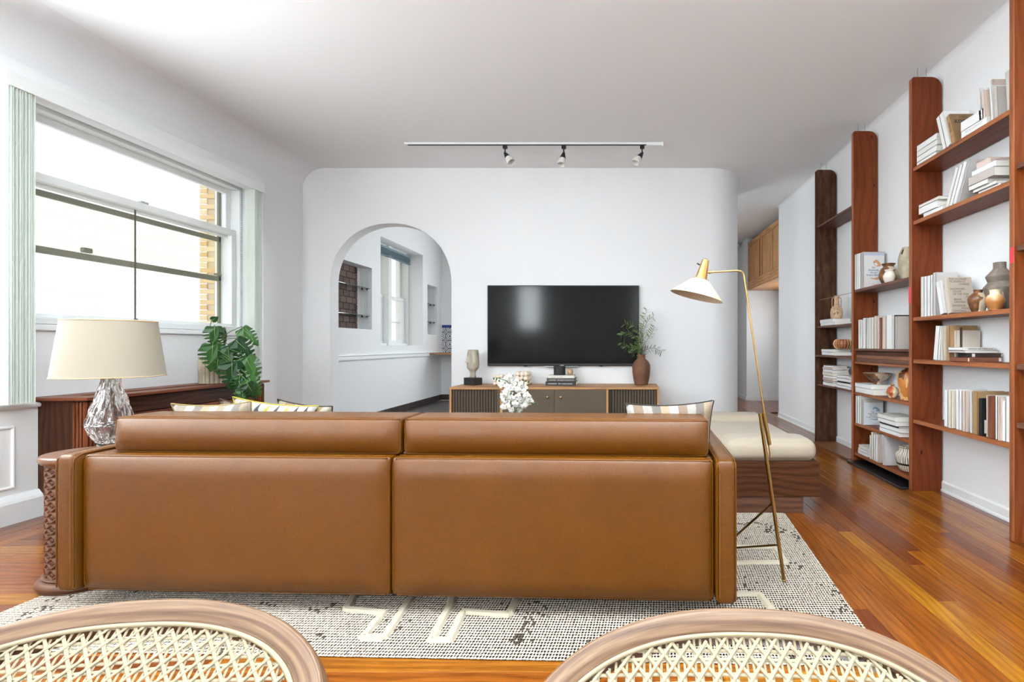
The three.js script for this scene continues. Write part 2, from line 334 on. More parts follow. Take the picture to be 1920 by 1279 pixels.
{ // out of view behind the camera: a wall whose openings are placed for light
  const s = new THREE.Shape([[-3.75, -0.02], [2.4, -0.02], [2.4, CEIL], [-3.75, CEIL]].map((p) => new THREE.Vector2(...p)));
  for (const [a, b, c, e] of [[0.4, 1.9, 1.35, 2.55], [-2.55, -2.05, 1.45, 2.55]]) s.holes.push(new THREE.Path([[a, c], [a, e], [b, e], [b, c]].map((p) => new THREE.Vector2(...p))));
  setting('wall_front', muv(clean(new THREE.ExtrudeGeometry(s, { depth: 0.2, bevelEnabled: false }).translate(0, 0, 2.15)), 'x'), M.wall);
}
// trims
const profile = (pts, len, at, turn = 0) => { const g = new THREE.ExtrudeGeometry(new THREE.Shape(pts.map((p) => new THREE.Vector2(...p))), { depth: len, bevelEnabled: false }); g.rotateY(turn); return clean(g.translate(...at)); };
setting('baseboard_right', [profile([[0, 0], [-0.014, 0], [-0.014, 0.062], [-0.006, 0.07], [0, 0.072]], 9.2, [RIGHT, 0, -7.12]), profile([[0, 0], [-0.022, 0], [-0.02, 0.012], [-0.014, 0.018], [0, 0.018]], 9.2, [RIGHT, 0, -7.12])], M.trim, 'low white baseboard');
setting('baseboard_far', [box(2.27, 2.86, 0, 0.07, FAR - 0.045, FAR - 0.03), box(2.255, 2.27, 0, 0.07, FAR - 0.045, 10.9)], M.trim);
{ // panelled wainscot left of the cabinet
  const g = [box(LEFT, -3.44, 0, 0.645, -2.1, 3.02, 0.002)];
  setting('wall_wainscot', g, M.trim, 'white panelled wainscot under the window');
  setting('trim_1', profile([[0, 0], [0.075, 0], [0.08, 0.008], [0.08, 0.02], [0.07, 0.028], [0, 0.028]], 5.12, [LEFT, 0.64, -3.02]), M.trim, 'white ledge on top of the wainscot');
  setting('baseboard_left', profile([[0, 0], [0.035, 0], [0.035, 0.115], [0.028, 0.13], [0.02, 0.14], [0.008, 0.155], [0, 0.158]], 5.12, [-3.44, 0, -3.02]), M.trim, 'tall white baseboard under the wainscot');
  const fr = [], bead = (a, b) => fr.push(rod([-3.438, a[1], -a[0]], [-3.438, b[1], -b[0]], 0.009, 0.009, 8));
  for (const [a, b] of [[1.75, 2.86], [0.5, 1.6]]) { bead([a, 0.2], [b, 0.2]); bead([a, 0.54], [b, 0.54]); bead([a, 0.2], [a, 0.54]); bead([b, 0.2], [b, 0.54]); }
  setting('trim_2', fr, M.trim, 'raised moulding of the wainscot panels');
}
setting('trim_3', [profile([[0, 0], [0.012, 0], [0.02, 0.012], [0.02, 0.026], [0.012, 0.034], [0.012, 0.05], [0.026, 0.062], [0.022, 0.074], [0, 0.078]], FAR - 5.73, [NX, 0.815, -FAR])], M.trim, 'white chair rail in the nook');
{ // dark tile skirting of the nook
  const g = settingGroup('baseboard_nook');
  for (let i = 0; i < 16; i++) part('skirting_tile', piece(0.098, 0.012, 0.205, 0.002).rotateZ(-PI / 2).translate(NX, 0.06, -6.1 - i * 0.208), pick(tileMat), g);
  for (let i = 0; i < 6; i++) part('skirting_tile', piece(0.205, 0.012, 0.098, 0.002).rotateX(PI / 2).translate(NX + 0.115 + i * 0.208, 0.06, -FAR), pick(tileMat), g);
}

// ------------------------------------------------------------------ windows
const sashMat = mat([0.84, 0.86, 0.85], 0.35), stormMat = mat('#77755f', 0.5), tapeMat = mat('#55503f', 0.7);
function frameX(x, t, d0, d1, y0, y1, w, r = 0.003) { // four bars in a plane x = const
  return [box(x - t / 2, x + t / 2, y0, y0 + w, d0, d1, r), box(x - t / 2, x + t / 2, y1 - w, y1, d0, d1, r), box(x - t / 2, x + t / 2, y0 + w, y1 - w, d0, d0 + w, r), box(x - t / 2, x + t / 2, y0 + w, y1 - w, d1 - w, d1, r)];
}
const pane = (x, d0, d1, y0, y1) => clean(new THREE.PlaneGeometry(d1 - d0, y1 - y0).rotateY(PI / 2).translate(x, (y0 + y1) / 2, -(d0 + d1) / 2));
function mainWindow(n, [a, b, c, e], mirror) {
  const w = settingGroup('window_' + n);
  part('window_frame', [...frameX(-3.6, 0.2, a, b, c, e, 0.03), box(-3.499, -3.485, c - 0.01, c + 0.03, a, b, 0.004)], sashMat, w);
  part('upper_sash', frameX(-3.6, 0.035, a + 0.03, b - 0.03, 1.98, e - 0.02, 0.055), sashMat, w);
  part('upper_pane', pane(-3.6, a + 0.08, b - 0.08, 2.02, e - 0.07), M.glass, w);
  part('lower_sash', [...frameX(-3.55, 0.04, a + 0.035, b - 0.035, c + 0.005, 2.05, 0.05), box(-3.582, -3.5705, 2.0, 2.052, a + 0.03, b - 0.03, 0.003)], sashMat, w);
  part('lower_pane', pane(-3.55, a + 0.08, b - 0.08, c + 0.05, 2.0), M.glass, w);
  part('sash_lock', [box(-3.57, -3.54, 2.052, 2.068, (a + b) / 2 - 0.03, (a + b) / 2 + 0.03, 0.006)], M.steel, w);
  // storm window outside: rails and a slim centre bar
  part('storm_frame', [box(-3.69, -3.67, 1.585, 1.63, a + 0.03, b - 0.03, 0.003), box(-3.69, -3.67, 1.945, 1.985, a + 0.03, b - 0.03, 0.003), box(-3.69, -3.67, c + 0.03, e - 0.03, b - 0.055, b - 0.03, 0.003)], stormMat, w);
  part('storm_bar', [rod([-3.535, 1.19, -(a + 0.82)], [-3.535, 1.985, -(a + 0.82)], 0.005, 0.005, 8), rod([-3.535, 1.188, -(a + 0.82)], [-3.535, 1.196, -(a + 0.82)], 0.018, 0.012, 10)], tapeMat, w);
  part('storm_pane', pane(-3.68, a + 0.03, b - 0.05, 1.62, 1.95), mat('#fffdea', 0.0, { transmission: 1, thickness: 0 }), w);
  part('window_apron', [box(LEFT + 0.001, -3.475, c - 0.05, c - 0.012, a - 0.04, b + 0.03, 0.006)], sashMat, w);
  part('window_latch', [box(-3.66, -3.63, 1.63, 1.665, a + 0.56, a + 0.62, 0.006), box(-3.66, -3.63, 1.63, 1.65, b - 0.13, b - 0.07, 0.006)], stormMat, w);
}
mainWindow(1, W1); mainWindow(2, W0); mainWindow(3, WR);  // the last window is out of view, placed to brighten the ceiling
// casing round both windows
setting('trim_4', [box(LEFT, -3.43, 2.5, 2.617, 0.8, 4.88, 0.008), box(LEFT, -3.45, 0.66, 2.5, 4.67, 4.88, 0.006), box(LEFT, -3.47, 1.17, 2.5, 2.72, 2.86, 0.004)], M.trim, 'white painted window casing');
{ // nook window: two narrow double-hung units
  const w = settingGroup('window_4'), [a, b, c, e] = W2, mid = 7.66;
  part('window_frame', [...frameX(-3.62, 0.18, a, b, c, e, 0.035), box(-3.7, -3.5, c, e, mid - 0.05, mid + 0.05, 0.004)], sashMat, w);
  for (const [p, q] of [[a + 0.035, mid - 0.05], [mid + 0.05, b - 0.035]]) {
    part('upper_sash', frameX(-3.66, 0.035, p, q, 1.72, e - 0.035, 0.045), sashMat, w);
    part('lower_sash', frameX(-3.6, 0.035, p, q, c + 0.03, 1.77, 0.05), sashMat, w);
    part('upper_pane', pane(-3.66, p + 0.04, q - 0.04, 1.76, e - 0.075), M.glass, w);
    part('lower_pane', pane(-3.6, p + 0.045, q - 0.045, c + 0.075, 1.73), M.glass, w);
    part('glazing_bar', box(-3.69, -3.67, 1.36, 1.39, p, q, 0.003), sashMat, w);
  }
  const bl = thing('window_blind', 'raised blue grey blind at the top of the nook window', 'blind', [-3.5, 2.3, -mid]);
  const bm = mat('#7e929c', 0.5);
  part('head_rail', lbox(0.04, 0.035, 1.38, 0, 0.15, 0, 0.004), bm, bl);
  for (let i = 0; i < 7; i++) part('blind_slat', lbox(0.045, 0.004, 1.36, 0.001 * (i % 2), 0.12 - i * 0.0105, 0, 0.001), bm, bl);
  part('bottom_rail', lbox(0.045, 0.02, 1.36, 0, 0.035, 0, 0.004), mat('#5e7480', 0.5), bl);
}
{ // brick backed niche and the slim niche
  const n1 = settingGroup('wall_niche');
  part('niche_back', box(NX - 0.1595, NX - 0.155, 1.212, 2.018, 5.802, 6.6), mat('#3a322f', 0.9), n1);
  const bricks = ['#735b53', '#6b544d', '#7d655c', '#644d46'].map((c) => mat(c, 0.85, { map: T.stone }));
  for (let r = 0; r < 10; r++) for (let k = 0; k < 7; k++) {
    const d0 = 5.78 + k * 0.14 - (r % 2) * 0.07, a = Math.max(d0, 5.8), b = Math.min(d0 + 0.132, 6.6);
    if (b - a > 0.02) part('brick', piece(b - a, 0.012, 0.072, 0.003).rotateX(PI / 2).rotateY(PI / 2).translate(NX - 0.157, 1.254 + r * 0.08, -(a + b) / 2), pick(bricks), n1);
  }
  const shelf = (name, label, d0, d1, ys) => {
    for (const y of ys) { const g = thing(name, label[ys.indexOf(y)], 'glass shelf', [NX - 0.08, y, -(d0 + d1) / 2]); part('glass_plate', lbox(0.12, 0.008, d1 - d0 - 0.02, 0, 0.004, 0, 0.001), M.glassEdge, g); for (const x of [-0.035, 0.03]) part('clip', lbox(0.012, 0.014, 0.03, x, -0.007, -(d1 - d0) / 2 + 0.03, 0.002), M.blackSteel, g); }
  };
  shelf('glass_shelf', ['upper glass shelf in the brick backed niche', 'lower glass shelf in the brick backed niche'], 5.8, 6.69, [1.745, 1.385]);
  shelf('glass_shelf', ['upper glass shelf in the slim niche right of the window', 'lower glass shelf in the slim niche right of the window'], 8.6, 9.06, [1.72, 1.41]);
  for (const [d, y0, y1] of [[6.688, 1.3, 1.95], [9.058, 1.28, 1.95]]) for (const x of [-0.115, -0.05]) setting('trim_5', [box(NX + x - 0.006, NX + x + 0.006, y0, y1, d - 0.006, d, 0.001), ...Array.from({ length: 22 }, (_, i) => box(NX + x - 0.002, NX + x + 0.002, y0 + 0.02 + i * 0.028, y0 + 0.03 + i * 0.028, d - 0.0075, d - 0.005))], M.trim, 'slotted white shelf standard');
}
{ // counter and patterned tiles at the end of the nook
  const g = single('counter_top', muv(box(NX, -2.2, 0.845, 0.87, 8.66, FAR, 0.004), 'x'), M.oak, 'thin pale wooden counter under the blue and white tiles', 'counter');
  const p = thing('tile_panel', 'blue and white patterned ceramic tile panel above the counter', 'tiles', [-3.285, 0.871, -FAR + 0.001]);
  const S = 128, cv = document.createElement('canvas'); cv.width = cv.height = S; const c = cv.getContext('2d');
  c.fillStyle = '#e9ebee'; c.fillRect(0, 0, S, S); c.strokeStyle = '#22345f'; c.fillStyle = '#22345f'; c.lineWidth = 9;
  for (const [x, y] of [[0, 0], [S, 0], [0, S], [S, S]]) { for (const r of [58, 34]) { c.beginPath(); c.arc(x, y, r, 0, 7); c.stroke(); } c.beginPath(); c.arc(x, y, 14, 0, 7); c.fill(); }
  c.beginPath(); c.arc(S / 2, S / 2, 15, 0, 7); c.stroke(); c.lineWidth = 6; c.strokeStyle = '#7b6a45'; for (let i = 0; i < 4; i++) { c.beginPath(); c.arc(S / 2 + 34 * Math.cos(i * PI / 2), S / 2 + 34 * Math.sin(i * PI / 2), 8, 0, 7); c.stroke(); }
  const t = new THREE.CanvasTexture(cv); t.colorSpace = THREE.SRGBColorSpace;
  const tm = mat('#ffffff', 0.25, { map: t }), bm = mat('#2c4a8a', 0.25);
  for (let r = 0; r < 3; r++) for (let k = 0; k < 7; k++) { const q = piece(0.148, 0.01, 0.148, 0.002), uv = q.attributes.uv, ps = q.attributes.position; for (let i = 0; i < uv.count; i++) uv.setXY(i, ps.getX(i) / 0.148 + 0.5, ps.getZ(i) / 0.148 + 0.5); part('tile', q.rotateX(PI / 2).translate(0.075 + k * 0.15, 0.075 + r * 0.15, 0), tm, p); }
  for (let k = 0; k < 7; k++) part('border_tile', piece(0.148, 0.01, 0.05, 0.002).rotateX(PI / 2).translate(0.075 + k * 0.15, 0.478, 0), bm, p);
}
{ // panelled oak bulkhead over the passage
  const x = 2.29, g = thing('overhead_cabinet', 'pale oak panelled cabinet hanging over the passage', 'cabinet', [0, 0, 0]), om = mat('#dda873', 0.45, { map: T.plain });
  part('carcass', muv(box(x + 0.02, 2.85, 2.0, 2.86, 7.15, 9.21), 'z'), om, g);
  const bar = (d0, d1, y0, y1, gr) => part('stile', muv(box(x, x + 0.03, y0, y1, d0, d1, 0.004), gr), om, g);
  bar(7.15, 9.21, 2.0, 2.16, 'z'); bar(7.15, 9.21, 2.78, 2.86, 'z');
  for (const d of [7.15, 7.72, 8.3, 8.46, 9.13]) bar(d, d + 0.08, 2.16, 2.78, 'y');
  for (const [a, b] of [[7.23, 7.72], [7.8, 8.3], [8.54, 9.13]]) part('panel', muv(box(x + 0.012, x + 0.024, 2.16, 2.78, a, b, 0.003), 'y'), om, g);
}
{ // light on the passage ceiling
  const g = thing('ceiling_light', 'small round white light on the passage ceiling', 'ceiling light', [2.09, CEIL, -9.6]);
  part('base', lathe([[0, -0.001], [0.11, -0.001], [0.12, -0.02], [0, -0.021]], 28), M.steel, g); part('glass_bowl', lathe([[0.115, -0.02], [0.14, -0.05], [0.1, -0.09], [0.001, -0.105]], 28, 20), M.frost, g);
}
// ------------------------------------------------------------------ outside the left windows
{
  const bt = texture(512, 512, (u, v) => { const n = 26, row = Math.floor(v * n), fv = v * n - row, fu = (u * 9 + (row % 2) * 0.5) % 1, j = fv < 0.13 || fu < 0.04; const t = j ? 0.86 : 0.93 + 0.07 * H[(row * 31 + Math.floor(u * 9 + (row % 2) * 0.5) * 7) & 65535]; return [t, t, t * 1.01]; }, true, 0.5, 0.5);
  const b = thing('brick_building', 'tall white brick building across the alley', 'building', [-7.6, -4, -4.5]);
  part('facade', muv(lbox(0.4, 14, 26, 0, 7, 0), 'z'), mat([0.86, 0.87, 0.89], 0.85, { map: bt }), b);
  const nb = single('added_blocking_wall', muv(lbox(0.3, 9, 8, 0, 4.5, 0), 'z'), mat([0.7, 0.7, 0.7], 0.9, { map: bt }), 'unseen pale brick wall added outside the passage to block sunlight', 'building', [4.6, -3, -8.5]);  // unseen wall added to keep sun out of the passage opening
  const f = thing('fire_escape', 'pale iron fire escape on the building across the alley', 'fire escape', [-6.9, 2.75, -3.4]);
  const fm = mat('#c5c8ce', 0.6);
  part('platform', lbox(0.9, 0.04, 3.2, 0, -0.02, 0, 0.004), fm, f); part('top_rail', [rod([0.42, 0.85, -1.6], [0.42, 0.85, 1.6], 0.018), rod([0.42, 0.45, -1.6], [0.42, 0.45, 1.6], 0.012)], fm, f);
  for (let i = 0; i <= 22; i++) part('baluster', rod([0.42, 0, -1.6 + i * 0.1454], [0.42, 0.85, -1.6 + i * 0.1454], 0.01, 0.01, 6), fm, f);
  // brick wing of the same house, beyond the window's right edge
  const w = thing('brick_wing', 'tan brick wing seen at the right edge of the window', 'building', [-4.55, 0.2, -6.4]);
  part('core', lbox(1.45, 4.6, 0.3, 0.02, 2.3, -0.17), mat('#c9b79c', 0.9), w);
  const bm = ['#f6dcaa', '#f2d29b', '#fae4bb', '#eec78a'].map((c) => mat(c, 0.9, { map: T.stone }));
  for (let r = 0; r < 46; r++) for (let k = 0; k < 5; k++) { const L = r % 2 ? 0.2 : 0.2, x0 = -0.79 + k * 0.21 + (r % 2 ? 0.1 : 0) - (k === 0 && r % 2 ? 0.1 : 0), x1 = k === 0 && r % 2 ? x0 + 0.1 : x0 + L; part('brick', piece(x1 - x0 - 0.01, 0.02, 0.056, 0.004).rotateX(PI / 2).translate((x0 + x1) / 2, 0.68 + r * 0.067, -0.02), pick(bm), w); }
}
// ------------------------------------------------------------------ vertical blinds
{
  const v = thing('vertical_blind', 'stacked pale green vertical blind with a long white headrail over the window', 'blind', [-3.38, 0, 0]);
  part('headrail', [box(-0.05, 0.05, 2.42, 2.506, 2.74, 4.73, 0.004)], mat([0.80, 0.81, 0.80], 0.4), v);
  const vane = (d, turn, y0, w = 0.089) => { // gently curved vane
    const g = new THREE.CylinderGeometry(0.16, 0.16, 2.42 - y0, 6, 1, true, -w / 0.32, w / 0.16).translate(0, 0, -0.16);
    const m = part('vane', clean(g.translate(0, (2.42 + y0) / 2, 0)), vm2, v); m.position.set(0, 0, -d); m.rotation.y = turn;
  };
  const vm2 = mat([0.72, 0.76, 0.70], 0.6, { transmission: 0.2, thickness: 0, side: THREE.DoubleSide });
  for (let i = 0; i < 10; i++) vane(2.748 + i * 0.0142, 0.02 + 0.07 * Math.sin(i * 2.1), 0.675);
  for (let i = 0; i < 6; i++) vane(4.6 + i * 0.019, 0.02 + 0.07 * Math.sin(i * 2.7), 0.7);
  part('bead_chain', Array.from({ length: 60 }, (_, i) => ball(0.004, 0.0, 2.4 - i * 0.016, -4.5, 1, 1, 1, 6, 4)), M.steel, v);
}

// ------------------------------------------------------------------ slatted walnut radiator cabinet
{
  const c = thing('radiator_cabinet', 'walnut radiator cabinet with a lattice front under the window', 'cabinet', [-3.29, 0, -3.735]);
  const L = 1.5, h = L / 2, X0 = -0.21, X1 = 0.13; // local: x from wall to front, z from -h (far) to h (near)
  const wal = (g, gr) => muv(g, gr, rr(0, 5), rr(0, 5)), B = (x0, x1, y0, y1, z0, z1, r = 0.002) => box(x0, x1, y0, y1, -z1, -z0, r);
  part('top', [wal(B(X0 + 0.06, X0 + 0.14, 0.675, 0.694, -h + 0.1, h - 0.1), 'z'), wal(B(0.02, X1 + 0.03, 0.675, 0.693, -h - 0.02, h + 0.02), 'z'), wal(B(X0, X0 + 0.06, 0.675, 0.693, -h - 0.02, h + 0.02), 'z'), wal(B(X0 + 0.06, 0.02, 0.675, 0.693, h - 0.12, h + 0.02), 'x'), wal(B(X0 + 0.06, 0.02, 0.675, 0.693, -h - 0.02, -h + 0.12), 'x')], M.walnut, c);
  for (let i = 0; i < 4; i++) part('vent_slat', wal(B(X0 + 0.064 + i * 0.029, X0 + 0.085 + i * 0.029, 0.674, 0.6935, -h + 0.12, h - 0.12), 'z'), M.walnut, c);
  part('side_panel', wal(B(X0, X1 - 0.075, 0, 0.675, h - 0.02, h), 'y'), M.walnutDark, c);
  part('side_panel', wal(B(X0, X1 - 0.075, 0, 0.675, -h, -h + 0.02), 'y'), M.walnutDark, c);
  for (const s of [-1, 1]) { // fluted corner posts
    const za = s > 0 ? h - 0.085 : -h, zb = za + 0.085, p = part('post', wal(B(X1 - 0.08, X1 - 0.012, 0, 0.675, za + 0.008, zb - 0.008), 'y'), M.walnutDark, c);
    for (let i = 0; i < 4; i++) { part('flute', wal(B(X1 - 0.078 + i * 0.02, X1 - 0.066 + i * 0.02, 0.03, 0.665, s > 0 ? zb - 0.012 : za, s > 0 ? zb : za + 0.012, 0.004), 'y'), M.walnut, p); part('flute', wal(B(X1 - 0.014, X1 - 0.001, 0.03, 0.665, za + 0.004 + i * 0.021, za + 0.017 + i * 0.021, 0.004), 'y'), M.walnut, p); if (s < 0) part('flute', wal(B(X1 - 0.078 + i * 0.02, X1 - 0.066 + i * 0.02, 0.03, 0.665, zb - 0.012, zb, 0.004), 'y'), M.walnut, p); }
  }
  part('apron', wal(B(X1 - 0.045, X1 - 0.02, 0.565, 0.675, -h + 0.085, h - 0.085), 'z'), M.walnutDark, c);
  part('frame_rail', [wal(B(X1 - 0.04, X1 - 0.01, 0.53, 0.56, -h + 0.085, h - 0.085), 'z'), wal(B(X1 - 0.04, X1 - 0.01, 0.06, 0.1, -h + 0.085, h - 0.085), 'z')], M.walnut, c);
  part('plinth', wal(B(X1 - 0.05, X1 - 0.02, 0, 0.06, -h + 0.085, h - 0.085), 'z'), M.walnutDark, c);
  part('backing', B(X0 + 0.02, X0 + 0.03, 0.02, 0.66, -h + 0.03, h - 0.03), M.softBlack, c);
  // diamond lattice: slats at 45 degrees, clipped to the opening
  const ya = 0.1, yb = 0.53, zs = -h + 0.085, ze = h - 0.085;
  for (const dir of [1, -1]) for (let k = zs - (yb - ya); k < ze + (yb - ya); k += 0.062) {
    let z0 = k, y0 = dir > 0 ? ya : yb, z1 = k + (yb - ya), y1 = dir > 0 ? yb : ya; const sl = (y1 - y0) / (z1 - z0);
    if (z0 < zs) { y0 += sl * (zs - z0); z0 = zs; } if (z1 > ze) { y1 -= sl * (z1 - ze); z1 = ze; }
    if (z1 - z0 < 0.03) continue;
    const len = Math.hypot(z1 - z0, y1 - y0);
    part('lattice_slat', muv(lbox(0.007, 0.017, len), 'z', k, 0).rotateX(-Math.atan2(y1 - y0, z1 - z0)).translate(X1 - 0.028 + (dir > 0 ? 0.004 : -0.004), (y0 + y1) / 2, (z0 + z1) / 2), M.walnut, c);
  }
}

// ------------------------------------------------------------------ monstera in a ribbed pot
{
  const P = thing('potted_monstera', 'split leaf plant trailing from a ribbed beige pot on the radiator cabinet', 'plant', [-3.305, 0.694, -4.13]);
  const n = 22, s = new THREE.Shape();
  for (let i = 0; i <= n * 10; i++) { const a = (i / (n * 10)) * 2 * PI, r = 0.1 + 0.014 * Math.pow(Math.abs(Math.cos((a * n) / 2)), 0.7); i ? s.lineTo(r * Math.cos(a), r * Math.sin(a)) : s.moveTo(r, 0); }
  const hole = new THREE.Path(); hole.absarc(0, 0, 0.094, 0, 2 * PI, true); s.holes.push(hole);
  const pot = part('pot', muv(clean(toCreasedNormals(new THREE.ExtrudeGeometry(s, { depth: 0.205, bevelEnabled: true, bevelSize: 0.003, bevelThickness: 0.003, bevelSegments: 2, curveSegments: 12 }), 0.7).rotateX(-PI / 2).translate(0, 0.004, 0)), 'y'), mat('#d8c6ad', 0.7, { map: T.stone }), P);
  part('soil', lathe([[0.0001, 0.185], [0.06, 0.19], [0.095, 0.18], [0.095, 0.003], [0.0001, 0.003]], 24), mat('#4a3627', 0.95), P);
  const leafMats = ['#34592a', '#264a22', '#3f6830', '#1f3f1f'].map((c) => mat(c, 0.32, { side: THREE.DoubleSide, specularIntensity: 0.7 }));
  // heart shaped leaf with cuts between the ribs; u from stalk to tip, v across
  function leafShape(L, W, cuts) {
    const half = (sgn) => { const o = []; for (let i = 0; i <= 60; i++) { const t = i / 60; let w = Math.pow(Math.sin(PI * Math.pow(t, 0.62)), 0.8) * (1 - 0.25 * t), y = -t; if (t < 0.12) y = -t + 0.1 * Math.sin((t / 0.12) * PI); let cut = 0; for (let c = 0; c < cuts; c++) { const q = 0.3 + (c / cuts) * 0.6; cut = Math.max(cut, smoothstep(0.042 - Math.abs(t - q), 0, 0.022)); } w *= 1 - 0.62 * cut; o.push([sgn * w * W / 2, y * L]); } return o; };
    const a = half(1), b = half(-1).reverse().slice(1, -1), sh = new THREE.Shape([...a, ...b].map((p) => new THREE.Vector2(...p)));
    let g = new THREE.ExtrudeGeometry(sh, { depth: 0.0012, bevelEnabled: false }); const p = g.attributes.position;
    for (let i = 0; i < p.count; i++) { const x = p.getX(i), y = p.getY(i); p.setZ(i, p.getZ(i) - 1.4 * y * y / L * 0.35 - Math.abs(x) * 0.28 - 2.2 * x * x / W * 0.3 + 0.004 * Math.sin(x * 260)); }
    g.computeVertexNormals(); return clean(g);
  }
  // [px, py, size px, turn in the picture, facing yaw, tilt, distance]
  const L = [[402, 612, 30, 0.05, 0.3, 0.35, 4.02], [419, 617, 27, 0.45, 1.0, 0.3, 4.1], [453, 615, 30, 0.75, 0.2, 0.75, 4.05], [441, 637, 36, 0.75, 0.2, 0.6, 3.98], [399, 645, 38, -0.05, 0.15, 0.35, 3.92], [427, 648, 36, 0.1, 0.2, 0.5, 3.98], [460, 670, 40, 0.45, 0.3, 0.45, 3.95], [435, 678, 40, 0.0, 0.2, 0.35, 3.86], [409, 674, 20, -0.1, 0.0, 0.3, 3.95], [450, 704, 24, -0.1, 0.2, 0.5, 3.88], [466, 709, 30, 0.6, 0.3, 0.4, 3.9], [463, 719, 26, 0.5, 0.3, 0.3, 3.86], [455, 730, 24, 0.0, 0.2, 0.3, 3.86], [397, 601, 11, 2.2, 0.3, 0.2, 4.1], [449, 672, 26, 0.7, 0.5, 0.5, 4.02]];
  const at = (px, py, d) => V(((px - 1166) / 950) * d, 1 - ((py - 648) / 950) * d, -d).sub(P.position);
  L.forEach(([px, py, size, roll, yaw, tilt, d], i) => {
    const o = at(px, py, d), S = (size / 950) * d * 1.3, base = V(0.01 * ((i % 5) - 2), 0.19, 0.012 * ((i % 4) - 1));
    const stem = part('stem', tube([base, base.clone().lerp(o, 0.5).add(V(0, Math.max(0.02, 0.1 - 0.1 * Math.abs(o.y)), 0.05)), o.clone().add(V(0, 0.012, -0.004)), o], 0.0028, 14, 6), mat('#4c6a33', 0.6), P);
    const lf = part('leaf', leafShape(S, S * 0.95, i === 13 ? 0 : 4), leafMats[i % 4], P);
    lf.position.copy(o); lf.rotation.set(-tilt * 0.6, 0.55 + yaw, roll, 'YXZ');
    part('leaf_rib', rod([0, 0, 0.001], [0, -S * 0.5, -0.0022 - S * 0.12], 0.0016, 0.0008, 5), mat('#9fb878', 0.5), lf);
  });
}

